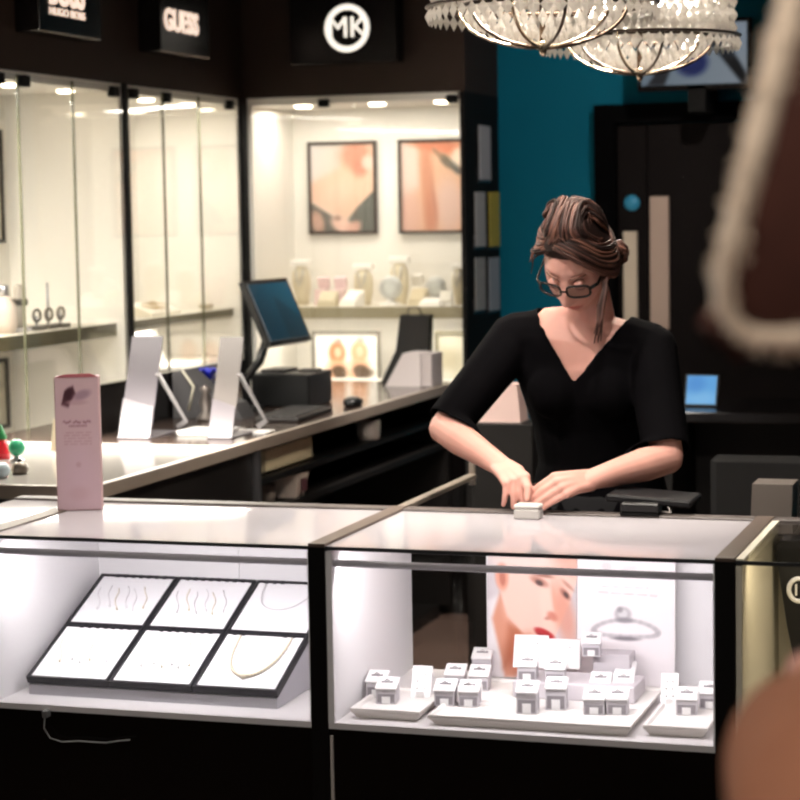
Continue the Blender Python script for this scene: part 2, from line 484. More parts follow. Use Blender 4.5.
ring = [(cc.x+.083*math.cos(2*PI*k/48), cc.y, cc.z+.083*math.sin(2*PI*k/48)) for k in range(48)]
MB().tube(ring, [(.006, .0115)]*48, 8, closed=True, flat=None).build('monogram_ring', M_lettw, s, world=True)
lettering('monogram_lettering', 'MK', .116, s, Matrix.Translation((cc.x, cc.y, cc.z-.001)) @ RBK, M_lettw, .003, 0, 1.0)

# ------------------------------------------------------------------ pictures in the cabinets
M_dkframe = mat('dark_picture_frame', (54, 40, 34), .4)
def framed(o, u, v, fn, label, fw=.012, nu=50, nv=66, fm=None, group=None, dep=.018, mt=None):
    o, u, v = Vector(o), Vector(u), Vector(v); n = u.cross(v).normalized(); ud, vd = u.normalized(), v.normalized()
    t = thing('framed_picture', o+u/2-n*dep*.5, label, 'picture', group)
    b = MB()
    def bar(p, a, c): b.prism([p, p+a, p+a+c, p+c], n*dep)
    p = o-n*dep*.5
    bar(p, u, vd*fw); bar(p+v-vd*fw, u, vd*fw); bar(p+vd*fw, ud*fw, v-vd*2*fw); bar(p+u-ud*fw+vd*fw, ud*fw, v-vd*2*fw)
    b.build('frame', fm or M_dkframe, t, world=True)
    picture('print', o+ud*fw*.6+vd*fw*.6-n*.001, u-ud*fw*1.2, v-vd*fw*1.2, fn, mt or M_print, t, nu, nv)
    return t
def bg1(u, v): return (226-30*u, 205-40*u+12*v, 192-60*u+22*v)
fn1 = paint(bg1, [
    ('poly', [(0, .55), (.45, .72), (.6, 1), (1, 1), (1, .42), (.55, .16), (0, .34)], (232, 186, 158), .06, 1),
    (.7, .86, .22, .16, 0, (206, 128, 96), .5, .9), (.78, .72, .12, .10, 20, (196, 112, 82), .6, .8), (.9, .78, .1, .08, 0, (238, 205, 190), .5, .9),
    (.35, .4, .3, .15, 25, (238, 196, 172), .6, .7),
    ('poly', [(0, .34), (.3, .2), (.5, .10), (.55, 0), (0, 0)], (62, 58, 48), .02, 1),
    ('poly', [(1, .48), (.72, .28), (.56, .12), (.55, 0), (1, 0)], (60, 64, 52), .02, 1),
    (.10, .12, .10, .14, 30, (198, 150, 128), .4, .9), (.5, .07, .20, .09, -20, (232, 190, 172), .4, 1), (.66, .05, .12, .07, 20, (214, 160, 140), .4, .9), (.42, .16, .05, .03, 0, (120, 80, 60), .5, .6)])
def faded(fn, k=.16, g=.42):
    def f(u, v):
        c = fn(u, v); return tuple(a*(1-k)+k*g for a in c[:3])+(1.,)
    return f
def bg2(u, v): return (228-6*u, 176+10*v-14*u, 146+14*v-26*u)
fn2 = paint(bg2, [
    ('poly', [(0, .3), (0, 1), (.28, 1), (.3, .5)], (232, 206, 194), .08, .9), (.12, .2, .2, .25, 0, (220, 168, 150), .5, .8),
    (.42, .55, .10, .6, 4, (200, 118, 78), .7, .75), (.75, .28, .22, .3, 0, (226, 188, 176), .5, .8), (.48, .2, .10, .22, 0, (196, 112, 74), .6, .7),
    (.62, .94, .5, .08, -8, (216, 112, 64), .5, .9), (.72, .77, .13, .055, -32, (92, 74, 44), .35, 1), (.86, .70, .10, .05, -40, (58, 52, 40), .4, 1), (.58, .86, .1, .03, -36, (150, 108, 70), .4, .9),
    (.92, .82, .12, .10, 0, (246, 226, 205), .4, .9), (.52, .35, .02, .25, 8, (170, 90, 60), .6, .5)])
P1 = at(309.5, 234.5, Y=RB-.012); P1b = at(376, 140.5, Y=RB-.012)
framed(P1, (P1b.x-P1.x, 0, 0), (0, 0, P1b.z-P1.z), faded(fn1), 'framed photo of a neckline and hand, left of the pair on the back wall', group='framed photos in the corner cabinet')
P2 = at(399.5, 233.8, Y=RB-.012); P2b = at(466, 138, Y=RB-.012)
framed(P2, (P2b.x-P2.x, 0, 0), (0, 0, P2b.z-P2.z), faded(fn2), 'framed peach photo of a wrist with a watch, next to the end panel', group='framed photos in the corner cabinet')
def bg3(u, v): return (250, 246, 240)
def fig(cx, sh, hair):
    return [(cx, .55+sh, .13, .22, 0, hair, .35, 1), (cx+.01, .56+sh, .055, .10, 0, (244, 196, 166), .4, 1), (cx, .30+sh, .15, .13, 0, (238, 176, 140), .5, .9),
            (cx+.02, .17+sh, .13, .14, 0, (86, 66, 48), .3, .95), (cx-.12, .16, .06, .16, 20, (236, 178, 146), .5, .9), (cx+.02, .78+sh, .06, .05, 0, (160, 140, 130), .5, .7)]
fn3 = paint(bg3, fig(.36, .06, (196, 132, 92))+fig(.70, .08, (222, 168, 128))+[(.78, .22, .14, .10, 12, (92, 74, 58), .4, .8), (.5, .03, .5, .05, 0, (222, 180, 150), .6, .7)])
Q1 = at(313, 386, Y=8.28); Q1b = at(380, 331, Y=8.28)
framed(Q1, (Q1b.x-Q1.x, 0, 0), (0, 0, Q1b.z-Q1.z), fn3, 'grey framed white photo of two women in the lower corner cabinet', fw=.012, fm=mat('grey_picture_frame', (120, 116, 106), .4), group='frames in the lower corner cabinet')
Q2 = at(436, 385, Y=8.28); Q2b = at(476, 331, Y=8.28)
fn4 = paint((232, 226, 206), [(.3, .5, .3, .2, 0, (214, 204, 176), .6, .8), (.2, .15, .3, .15, 0, (244, 240, 226), .6, .8)])
framed((Q2.x, 8.28, Q1.z), (-2.33-Q2.x, 0, 0), (0, 0, Q1b.z-Q1.z), fn4, 'beige framed print behind the white slanted box', fw=.012, nu=20, nv=20, fm=mat('beige_picture_frame', (150, 144, 122), .4), group='frames in the lower corner cabinet')
# left cabinet frames at the picture edge
for (z0, z1, lab, ye, nv) in ((1.53, 1.92, 'dark framed print on the upper rear of the long left cabinet', (4, 130, 243), 20), (.90, 1.17, 'dark framed print below the shelf of the long left cabinet', (9, 357, 427), 20)):
    pt = at(ye[0], ye[1], X=RW+.03); pb = at(ye[0], ye[2], X=RW+.03)
    framed((RW+.03, pb.y-.34, pb.z), (0, .34, 0), (0, 0, pt.z-pb.z), paint((205, 198, 180), [(.5, .5, .4, .3, 0, (170, 160, 140), .6, .6)]), lab, fw=.014, nu=12, nv=12, group='frames in the long left cabinet', fm=mat('charcoal_picture_frame', (48, 44, 36), .4))
# brightly printed card leaning low in the narrow cabinet (seen between the easels)
o = at(172, 366, X=-3.40); 
t = thing('printed_card', (-3.40, 7.42, 1.057), 'white printed card lying propped low in the narrow left cabinet', 'card')
picture('sheet', (-3.42, 7.15, 1.06), (0, .42, 0), (-.03, 0, .12), paint((252, 250, 246), [(.6, .2, .3, .03, 5, (170, 160, 150), .5, .7), (.85, .5, .05, .4, -10, (186, 180, 172), .5, .7)]), M_print, t, 30, 14)

# ------------------------------------------------------------------ things on the corner cabinet shelf
M_bust = mat('ivory_velvet', (244, 238, 224), .8, sheen=.2)
M_beige = mat('warm_beige_pad', (214, 203, 176), .8)
M_pinkbox = mat('pale_pink_card', (232, 206, 204), .6)
M_tile = mat('white_block', (252, 248, 240), .5)
SZ = 1.243
def bust(px, w, h, Y, label, cap):
    x = at(px, 300, Y=Y).x
    t = thing('necklace_bust', (x, Y, SZ), label, 'necklace stand', 'display stands on the corner cabinet shelf')
    b = MB()
    b.tube([(0, .012, 0), (0, .01, h*.15), (0, 0, h*.45), (0, -.004, h*.72), (0, .004, h*.86)], [(w*.28, .018), (w*.36, .02), (w*.5, .024), (w*.46, .022), (w*.22, .016)], 16, flat=(0, 1, 0))
    b.build('bust_form', M_beige, t)
    MB().box(-w*.5, w*.5, -.02, .02, h*.86, h*1.0, bev=.004).build('header_block', cap, t)
    n = MB(); n.tube([(-w*.2, -.022, h*.8), (-w*.12, -.032, h*.55), (0, -.034, h*.42), (w*.12, -.032, h*.55), (w*.2, -.022, h*.8)], .0022, 6)
    n.build('necklace', M_steel, t)
    return t
bust(302, .085, .19, 8.30, 'beige necklace bust with white header at the shelf corner', M_tile)
bust(364, .088, .17, 8.30, 'beige necklace bust with white header, second along the corner shelf', M_tile)
bust(400, .086, .20, 8.32, 'tallest beige necklace bust with white header on the corner shelf', M_tile)
bust(459, .06, .17, 8.30, 'slim necklace bust beside the dark end panel', M_tile)
def card_box(px, w, h, d, Y, label, m, lidm, rot=0, z=SZ):
    x = at(px, 300, Y=Y).x
    t = thing('jewellery_box', (x, Y, z), label, 'jewellery box', 'small boxes on the corner cabinet shelf', rz=rot)
    MB().box(-w/2, w/2, -d/2, d/2, 0, h*.55, bev=.003).build('box_base', m, t)
    M = Matrix.Translation((0, d/2, h*.55)) @ Matrix.Rotation(-1.25, 4, 'X')
    MB().box(-w/2, w/2, -d, 0, 0, h*.2, M=M, bev=.003).build('lid', lidm, t)
    return t
card_box(322, .05, .12, .05, 8.26, 'pale pink open box left of the pink pair on the corner shelf', M_pinkbox, M_pinkbox)
card_box(339, .055, .12, .05, 8.26, 'pale pink open box right of the pink pair on the corner shelf', M_pinkbox, mat('blush_card', (238, 214, 214), .6))
def ramp(px, w, h, d, Y, label, m, pad=None, rot=0, name='slanted_display', cat='display block', grp='slanted blocks on the corner cabinet shelf', z=SZ):
    x = at(px, 300, Y=Y).x
    t = thing(name, (x, Y, z), label, cat, grp, rz=rot)
    MB().prism([(-w/2, -d/2, 0), (-w/2, d/2, 0), (-w/2, d/2, h), (-w/2, -d/2, h*.25)], (w, 0, 0)).build('block', m, t)
    a = math.atan2(h*.75, d); L = math.hypot(h*.75, d)
    M = Matrix.Translation((0, -d/2, h*.25)) @ Matrix.Rotation(a, 4, 'X')
    MB().box(-w*.44, w*.44, L*.06, L*.94, 0, .006, M=M, bev=.002).build('pad', pad or M_tile, t)
    return t
ramp(328, .075, .06, .07, 8.16, 'beige slanted block below the pink boxes on the corner shelf', M_beige, M_beige, .1)
ramp(352, .075, .065, .08, 8.14, 'white slanted tile with dark corner near the middle of the corner shelf', M_tile, M_tile, -.25)
ramp(418, .07, .07, .07, 8.16, 'beige slanted block right of the ring cluster on the corner shelf', M_beige, mat('sand_pad', (206, 192, 160), .7))
ramp(446, .05, .06, .05, 8.15, 'small ivory slanted block near the dark end panel', M_tile, M_bust, .2)
ramp(431, .09, .03, .06, 8.115, 'low white slanted block at the shelf front edge', M_tile, M_tile)
def crystal_cluster(px, r, Y, label):
    x = at(px, 300, Y=Y).x
    t = thing('bracelet_display', (x, Y, SZ), label, 'bracelet stand', 'round bracelet stands on the corner cabinet shelf')
    MB().lathe([(r*.9, 0), (r*.9, .012), (r*.3, .02), (r*.25, .05)], seg=24).build('base', M_tile, t)
    M = Matrix.Translation((0, 0, .05+r*.5))
    MB().ball((0, 0, 0), (r, r*.5, r), 20, 12, M=M).build('cushion', mat('pearl_white', (236, 238, 232), .35), t)
    for k, rr in enumerate((.6, .85)):
        p = [(r*rr*math.cos(2*PI*i/20), -r*.5*math.sqrt(max(0, 1-rr*rr))-.004, .05+r*.5+r*rr*math.sin(2*PI*i/20)) for i in range(20)]
        MB().tube(p, .004, 6, closed=True).build('bracelet', mat('bright_silver', (226, 226, 222), .3, .3), t)
crystal_cluster(391, .05, 8.15, 'round pearl white bracelet stand at the middle of the corner shelf')
crystal_cluster(436, .045, 8.24, 'round pearl white bracelet stand towards the end panel')
card_box(416, .045, .13, .05, 8.34, 'small ivory box standing behind the beige block on the corner shelf', M_bust, M_tile)

# ------------------------------------------------------------------ things on the left cabinets' shelf
def left_at(px, py, X=-3.42): return at(px, py, X=X)
p = left_at(10, 312, -3.40)
t = thing('perfume_bottle', (-3.40, at(4, 300, X=-3.40).y, SZ), 'pale rounded bottle at the very left of the long cabinet shelf', 'bottle')
MB().lathe([(.035, 0), (.045, .03), (.042, .09), (.02, .12), (.014, .125)], seg=20).build('glass_body', mat('pale_bottle', (196, 182, 170), .2), t)
MB().lathe([(.016, .125), (.016, .16), (0, .162)], seg=14).build('cap', M_steel, t)
t = thing('watch_stand', (-3.40, at(19, 300, X=-3.40).y, SZ), 'grey upright watch stand right of the pale bottle', 'watch stand')
MB().box(-.03, .03, -.03, .03, 0, .012, bev=.003).build('base', M_grey, t)
MB().tube([(0, 0, .01), (0, 0, .05), (.004, 0, .15), (.004, .0, .16)], [(.022, .018), (.026, .02), (.024, .018), (.01, .01)], 14, flat=(1, 0, 0)).build('watch_pillow', mat('grey_velvet', (150, 142, 132), .8), t)
b = MB(); b.tube([(.028*math.cos(a), .024*math.sin(a), .10) for a in [2*PI*i/20 for i in range(20)]], [(.003, .012)]*20, 8, closed=True); b.build('watch', mat('dark_watch', (70, 62, 56), .3, .6), t)
def small_watch(px, lab, h):
    t = thing('jewellery_stand', (-3.38, at(px, 314, X=-3.38).y, SZ), lab, 'jewellery stand', 'small stands on the long cabinet shelf')
    MB().box(-.028, .028, -.028, .028, 0, .014, bev=.003).build('base', mat('dark_stone', (86, 80, 72), .5), t)
    MB().tube([(0, 0, .014), (0, 0, h)], .0045, 8).build('post', M_steel, t)
    b = MB(); zz = min(h, .05)
    b.tube([(.003, .026*math.cos(2*PI*i/18), zz+.02*math.sin(2*PI*i/18)) for i in range(18)], .005, 6, closed=True); b.build('bangle', mat('dark_silver', (120, 112, 104), .3, .8), t)
small_watch(36, 'small bangle stand right of the watch stand on the long shelf', .05)
small_watch(48, 'small bangle stand with a tall thin post on the long shelf', .16)
small_watch(60, 'small bangle stand at the right of the row on the long shelf', .06)
t = thing('necklace_cushion', (-3.40, at(155, 312, X=-3.40).y, SZ), 'cream cushion with looped necklaces in the narrow left cabinet', 'necklace stand')
MB().prism([(.05, -.14, 0), (-.05, -.14, 0), (-.05, -.14, .05), (.05, -.14, .012)], (0, .28, 0)).build('cushion', M_bust, t)
for k in range(3):
    pts = [(.01-.02*k*.3+.03*math.cos(a), -.06+.05*k+.06*math.sin(a), .032-.018*math.cos(a)*.6+.006) for a in [2*PI*i/22 for i in range(22)]]
    MB().tube(pts, .002, 5, closed=True).build('necklace', mat('dull_gold', (176, 146, 92), .35, .8), t)
t = thing('ring_dish', (-3.38, at(206, 312, X=-3.38).y, SZ), 'tiny dark rimmed ring dish near the corner in the narrow left cabinet', 'dish')
MB().lathe([(.012, 0), (.03, .012), (.034, .02), (.03, .018), (0, .006)], seg=20).build('dish', mat('taupe_dish', (186, 174, 150), .4), t)
MB().tube([(.01*math.cos(2*PI*i/14), .01*math.sin(2*PI*i/14), .014) for i in range(14)], .002, 5, closed=True).build('ring', M_steel, t)

# ------------------------------------------------------------------ leaflet pockets on the cabinet's end panel
def leaflet(c1, c2, m, label):
    a, c = at(*c1, X=-2.285), at(*c2, X=-2.285)
    y0, y1, z1, z0 = a.y+.004, c.y-.022, a.z, c.z
    t = thing('hanging_leaflet', (-2.286, (y0+y1)/2, z0), label, 'leaflet', 'leaflets on the black end panel')
    box('acrylic_pocket', mat('smoked_pocket', (40, 40, 44), .2), -2.29, -2.284, y0-.01, min(y1+.01, 8.498), z0-.012, z0+.05, t)
    box('leaflet', m, -2.284, -2.279, y0, min(y1, 8.496), z0, z1, t)
leaflet((478, 125), (491, 180), mat('grey_leaflet', (158, 158, 164), .6), 'grey leaflet alone in the topmost pocket of the black end panel')
leaflet((474, 192), (486, 246), mat('silver_leaflet', (160, 160, 162), .6), 'grey leaflet beside the yellow one on the end panel')
leaflet((488, 192), (500, 246), mat('mustard_leaflet', (170, 156, 66), .6), 'mustard yellow leaflet on the black end panel')
leaflet((474, 258), (486, 309), mat('printed_leaflet', (150, 150, 150), .5, vary=.5, bscale=60), 'mottled grey leaflet in the bottom row next to the cabinet')
leaflet((488, 258), (500, 309), mat('blue_grey_leaflet', (146, 153, 163), .6), 'blue grey leaflet in the bottom row next to the teal wall')
# ------------------------------------------------------------------ side counter with the till
TOP = .95
def opal_mat(name, rgb, rough=.08, tl=.35):
    m = mat(name, rgb, rough, spec=.6); nt = m.node_tree; b = nt.nodes['Principled BSDF']
    out = [n for n in nt.nodes if n.type == 'OUTPUT_MATERIAL'][0]
    t = nt.nodes.new('ShaderNodeBsdfTranslucent'); t.inputs['Color'].default_value = lin(rgb)
    mx = nt.nodes.new('ShaderNodeMixShader'); mx.inputs[0].default_value = tl
    nt.links.new(b.outputs[0], mx.inputs[1]); nt.links.new(t.outputs[0], mx.inputs[2]); nt.links.new(mx.outputs[0], out.inputs['Surface'])
    return m
M_opal = opal_mat('opal_glass', (222, 218, 222), .045)
M_opal2 = opal_mat('pale_counter_glass', (166, 161, 156), .06, .1)
M_wood = mat('dark_worktop', (52, 42, 38), .16, vary=.15, bscale=20, spec=.6)
M_edge = mat('taupe_edge', (140, 128, 118), .35)
M_carc = mat('black_carcass', (18, 15, 14), .5)
X0 = -2.33
t = thing('sales_counter', (-2.77, 6.3, 0), 'long side counter with pale glass near end and dark far end carrying the till', 'counter')
SCN = t
box('glass_top', M_opal2, -3.2, X0-.02, 4.72, 5.65, TOP-.02, TOP, t)
box('dark_worktop', M_wood, -3.2, X0-.02, 5.65, 7.965, TOP-.02, TOP, t)
b = MB(); b.box(X0-.02, X0, 4.70, 7.965, TOP-.036, TOP+.0004, bev=.002); b.box(-3.2, X0, 4.70, 4.72, TOP-.036, TOP+.0004, bev=.002)
b.build('edge_strip', M_edge, t, world=True)
box('under_panel', M_carc, -3.2, X0-.02, 4.72, 7.965, TOP-.04, TOP-.02, t)
box('end_panel', M_carc, -3.2, X0-.03, 4.72, 4.745, .05, TOP-.04, t)
box('front_panel', M_carc, X0-.05, X0-.03, 4.745, 5.84, .05, TOP-.04, t)
box('upright', M_steel, X0-.035, X0-.012, 5.85, 5.872, 0, TOP-.04, t)
box('divider_panel', M_carc, -2.85, X0-.035, 5.84, 5.86, .05, TOP-.04, t)
box('divider_panel', M_carc, -2.85, X0-.035, 7.94, 7.965, .05, TOP-.04, t)
box('back_panel', M_carc, -2.87, -2.85, 4.745, 7.965, .05, TOP-.04, t)
box('inner_shelf', M_carc, -2.85, X0-.035, 5.86, 7.94, .795, .815, t)
box('inner_shelf', M_carc, -2.85, X0-.035, 5.86, 7.94, .69, .71, t)
box('plinth', M_carc, -3.15, X0-.08, 4.745, 7.94, 0, .05, t)
box('back_screen', M_black, -2.89, -2.87, 5.76, 6.95, TOP+.0005, at(98, 386, X=-2.87).z, t)

# things on the shelves under the worktop
t = thing('storage_box', (-2.46, 6.24, .815), 'cream open box on the upper shelf under the dark worktop', 'box')
b = MB(); b.box(-.07, .07, -.21, .21, 0, .008); b.box(-.07, .07, -.21, -.2, 0, .075); b.box(-.07, .07, .2, .21, 0, .075); b.box(-.07, -.06, -.2, .2, 0, .075); b.box(.06, .07, -.2, .2, 0, .075)
b.build('box_body', mat('cream_box', (206, 190, 158), .6), t); MB().box(.02, .058, -.15, .0, .0, .07).build('folded_paper', M_grey, t)
t = thing('mug', (-2.40, 7.06, .815), 'white mug standing under the dark worktop right of the cream box', 'mug')
MB().lathe([(.036, 0), (.042, .01), (.045, .07), (.042, .07), (.037, .012), (0, .01)], seg=24).build('mug_body', mat('white_ceramic', (222, 212, 205), .3), t)
MB().tube([(0, -.04-.0, .055), (.0, -.062, .05), (0, -.065, .035), (0, -.058, .02), (0, -.04, .016)], .005, 8).build('handle', MATS['white_ceramic'], t)
t = thing('tote_bin', (-2.42, 6.30, .71), 'small white tub on the lower shelf behind the front case', 'tub')
b = MB(); b.lathe([(.055, 0), (.075, .075), (.07, .075), (.05, .006), (0, .006)], seg=4, M=Matrix.Rotation(PI/4, 4, 'Z') , smooth=False)
b.build('tub_body', mat('off_white_tub', (205, 190, 180), .5), t); MB().box(.054, .058, -.02, .02, .02, .06).build('tub_label', mat('plum_label', (96, 60, 66), .5), t)
t = thing('paper_roll', (-2.44, 6.14, .71), 'pale paper roll left of the white tub', 'paper roll')
MB().lathe([(.012, 0), (.035, 0), (.035, .06), (.012, .06), (.012, 0)], seg=20).build('roll', mat('dull_paper', (130, 118, 110), .7), t)

# card easels
M_ace = mat('frosted_acrylic', (92, 87, 92), .3)
def easel(px, py, w, lean, h, label, m):
    p = at(px, py, Z=TOP)
    t = thing('card_easel', p, label, 'display stand', 'leaning card easels on the side counter')
    a = Vector((-.018, lean, h)); n = Vector((1, 0, 0)).cross(a).normalized()
    o = Vector((-w/2, 0, .004))
    MB().prism([o, o+Vector((w, 0, 0)), o+Vector((w, 0, 0))+a, o+a], -n*.004).build('card', m, t)
    MB().prism([o-n*.0-Vector((0, .006, 0)), o+Vector((w, -.006, 0)), o+Vector((w, -.006, 0))+a*.30, o+a*.30+Vector((0, -.006, 0))+a*.08], Vector((0, -.002, 0))).build('leaflet_pocket', M_ace, t)
    b = MB(); b.box(-w/2, w/2, -.02, lean+.06, 0, .004, bev=.001); b.build('base_plate', M_ace, t)
    top = o+Vector((w, 0, 0))+a*.62
    MB().tube([top-n*-.006, Vector((w/2+.03, lean+.05, .035)), Vector((w/2, lean+.052, .014))], [(.009, .003)]*3, 8, flat=(0, 1, 0)).build('back_strut', mat('pale_acrylic', (150, 146, 148), .25), t)
    return t
easel(135, 438.5, .105, .15, .30, 'first leaning card easel on the side counter with a cut top corner and pocket', mat('lilac_grey_card', (66, 61, 67), .45))
easel(221, 438.5, .078, .15, .295, 'narrower leaning card easel beside the till screen', mat('warm_grey_card', (84, 77, 75), .45))
p = at(165, 434, Z=TOP)
t = thing('brochure', at(192, 436, Z=TOP), 'white brochure lying flat between the two card easels', 'brochure')
MB().box(-.05, .10, .0, .14, 0, .012, bev=.002).build('pages', M_paper, t)
MB().box(-.053, .103, -.003, .143, .012, .014).build('cover', mat('glossy_white', (244, 242, 242), .15), t)
t = thing('bag', at(190, 428, Z=TOP)+Vector((-.055, .285, 0)), 'slumped charcoal grey bag behind the white brochure', 'bag')
b = MB(); b.prism([(-.13, 0, 0), (.12, 0, 0), (.09, 0, .05), (.0, 0, .08), (-.09, 0, .16), (-.13, 0, .155)], (0, .12, 0)); b.build('bag_body', mat('charcoal_felt', (66, 64, 66), .8), t)
MB().tube([(-.09, -.004, .16), (-.04, -.03, .11), (-.06, -.03, .03)], .005, 6).build('piping', mat('pale_piping', (170, 165, 150), .6), t)
t = thing('gift_bow', Vector((-2.805, 6.56, TOP)), 'royal blue bow on a small box behind the charcoal bag', 'gift box')
MB().box(-.05, .05, -.033, .033, 0, .115, bev=.003).build('box', mat('navy_box', (18, 20, 40), .4), t)
b = MB()
for k in range(6):
    a = k*PI/3; pts = [(0, 0, .12), (.024*math.cos(a), .024*math.sin(a), .155), (.034*math.cos(a), .034*math.sin(a), .148), (.024*math.cos(a), .024*math.sin(a), .124), (0, 0, .12)]
    b.tube(pts, [(.009, .003)]*5, 8, flat=(0, 0, 1))
b.build('bow', mat('royal_blue_ribbon', (26, 36, 170), .35), t)
t = thing('ornament', at(206, 428, Z=TOP)+Vector((-.095, .225, 0)), 'small silver figurine standing in front of the charcoal bag', 'figurine')
b = MB(); b.lathe([(.03, 0), (.032, .01), (.015, .03), (.022, .06), (.012, .09), (.02, .105), (0, .12)], seg=16); b.build('figurine', mat('pewter', (120, 112, 108), .35, .7), t)

# till: printer block, screen on a stem, keyboard, mouse, slip
M_till = mat('black_plastic', (15, 15, 16), .35)
p = Vector((-2.645, 6.93, TOP))
t = thing('receipt_printer', p, 'black till box under the touch screen', 'printer')
MB().box(-.115, .115, -.12, .12, 0, .117, bev=.006).build('housing', M_till, t)
MB().box(-.09, .0, -.06, .08, .117, .128, bev=.003).build('paper_cover', mat('dark_grey_plastic', (52, 50, 50), .4), t)
MB().box(.03, .10, .0, .06, .117, .126, bev=.003).build('button_panel', mat('mid_grey_plastic', (70, 66, 64), .4), t)
MB().box(-.108, -.10, -.124, -.12, .045, .095).build('status_strip', mat('pale_status_strip', (190, 186, 180), .4), t)
t = thing('till_screen', Vector((-2.73, 6.70, TOP)), 'tilted touch screen showing dark teal on a black stem', 'monitor')
bl = at(270.5, 346, X=-2.60); br = at(312, 340.7, X=-2.60); tl = at(243.5, 281, X=-2.70)
u = br-bl; u.x = 0; u.z *= .3; v = tl-bl
n = u.cross(v).normalized()
b = MB(); b.prism([bl, bl+u, bl+u+v, bl+v], -n*.022); b.build('housing', M_till, t, world=True)
def fnS(uu, vv):
    k = sstep(.1, 1.1, uu*.6+vv*.5)
    c = (4+8*k, 44+34*k, 58+40*k)
    w = sstep(.02, -.02, vv-1.2+uu*.85)*sstep(-.02, .02, uu-.5)
    return lin([a*(1-.22*w) for a in c])
ui, vi = u.normalized(), v.normalized()
picture('screen', bl+ui*.018+vi*.016+n*.0015, u-ui*.036, v-vi*.032, fnS, print_mat('lit_screen', 1.0), t, 24, 24)
hub = bl+u*.35+v*.3-n*.03
b = MB(); b.tube([hub, Vector((hub.x-.02, 6.72, 1.12)), Vector((-2.73, 6.72, 1.06)), Vector((-2.73, 6.72, .955))], .016, 12); b.build('stem', M_till, t, world=True)
MB().box(-.08, .055, -.09, .06, 0, .012, bev=.004).build('foot', M_till, t)
t = thing('keyboard', (-2.475, 6.52, TOP), 'black keyboard flat on the dark worktop', 'keyboard', rz=.06)
MB().box(-.075, .075, -.20, .20, 0, .014, bev=.004).build('case', mat('keyboard_grey', (46, 42, 42), .4), t)
b = MB()
for i in range(5):
    for j in range(14): b.box(-.066+i*.026, -.044+i*.026, -.19+j*.0272, -.168+j*.0272, .014, .019)
b.build('keys', mat('key_grey', (38, 36, 36), .5), t)
t = thing('computer_mouse', (-2.40, 6.90, TOP), 'black computer mouse at the far end of the keyboard', 'mouse')
b = MB(); b.ball((0, 0, .012), (.034, .055, .022), 16, 10, fn=lambda p, n: Vector((p.x, p.y, max(p.z, -.012)))); b.build('shell', M_till, t)
MB().tube([(0, -.045, .02), (0, -.02, .031), (0, 0, .034)], .002, 6).build('wheel', mat('dark_grey_plastic', (52, 50, 50), .4), t)
t = thing('paper_slip', at(243, 431, Z=TOP), 'white paper slip lying beside the narrow easel', 'paper')
MB().box(-.06, .10, -.06, .02, 0, .003).build('sheet', M_paper, t)
# far end of the counter
p = Vector((-2.53, 7.78, TOP))
t = thing('slanted_box', p, 'white slanted carton at the far end of the side counter', 'box')
b = MB(); b.prism([(-.015, -.08, 0), (.13, -.08, 0), (.13, -.08, .13), (.06, -.08, .13)], (0, .16, 0)); b.build('carton', mat('lilac_white_carton', (214, 204, 204), .55), t)
MB().box(.131, .175, -.075, .075, 0, .128, bev=.002).build('side_flap', mat('flap_grey', (190, 180, 180), .55), t)
t = thing('carrier_bag', (-2.475, 7.905, TOP), 'black paper carrier bag behind the white slanted carton', 'bag')
b = MB(); b.prism([(-.145, -.03, 0), (.05, -.03, 0), (.06, -.03, .27), (-.06, -.03, .27), (-.08, -.03, .13)], (0, .06, 0)); b.build('bag_body', mat('black_paper', (20, 16, 15), .5), t)
b = MB(); b.tube([(-.03, -.031, .265), (-.02, -.034, .30), (.02, -.034, .30), (.035, -.031, .265)], .003, 6); b.build('handle', mat('black_paper', (20, 16, 15), .5), t)

# small things on the pale near end, at the left edge of the picture
def trinket(px, py, label, r, m, kind='ornament', hh=None):
    t = thing(kind, at(px, py, Z=TOP), label, kind.replace('_', ' '))
    return t
t = thing('bead_ornament', at(17, 462, Z=TOP), 'green glass ball on a stand among the trinkets at the left edge', 'ornament', 'trinkets at the near end of the side counter')
MB().lathe([(.022, 0), (.022, .006), (.008, .012), (.008, .02)], seg=16).build('stand', M_steel, t); MB().ball((0, 0, .04), .024, 18, 12).build('ball', mat('green_glass', (52, 150, 110), .12), t)
t = thing('bead_ornament', at(2, 459, Z=TOP), 'red and green cone ornament cut by the left edge', 'ornament', 'trinkets at the near end of the side counter')
MB().lathe([(.022, 0), (.024, .02), (.016, .05), (0, .085)], seg=18).build('cone', mat('red_lacquer', (196, 30, 44), .25), t); MB().lathe([(.012, .052), (.017, .058), (.012, .072), (0, .10)], seg=14).build('tip', mat('leaf_green', (30, 110, 60), .4), t)
t = thing('bead_ornament', at(20, 474, Z=TOP), 'dark silver charm in front of the green ball', 'ornament', 'trinkets at the near end of the side counter')
MB().lathe([(.02, 0), (.024, .012), (.02, .026), (.008, .032), (0, .034)], seg=16).build('charm', mat('dark_silver', (120, 112, 104), .3, .8), t); MB().ball((0, 0, .034), .007, 10, 8).build('knob', M_black, t)
t = thing('bead_ornament', at(3, 478, Z=TOP), 'pale blue glass bead at the left edge in front of the red cone', 'ornament', 'trinkets at the near end of the side counter')
MB().ball((0, 0, .02), .02, 16, 10).build('bead', mat('pale_blue_glass', (186, 204, 214), .1), t); MB().lathe([(.012, 0), (.012, .004), (0, .004)], seg=14).build('foot', M_steel, t)
t = thing('paper_bag', at(32, 458, Z=TOP)+Vector((0, .2, 0)), 'small cream paper bag behind the trinkets', 'bag')
MB().prism([(-.035, -.02, 0), (.035, -.02, 0), (.03, -.006, .09), (-.03, -.006, .09)], (0, .03, 0)).build('bag_body', mat('cream_paper', (238, 226, 200), .6), t)

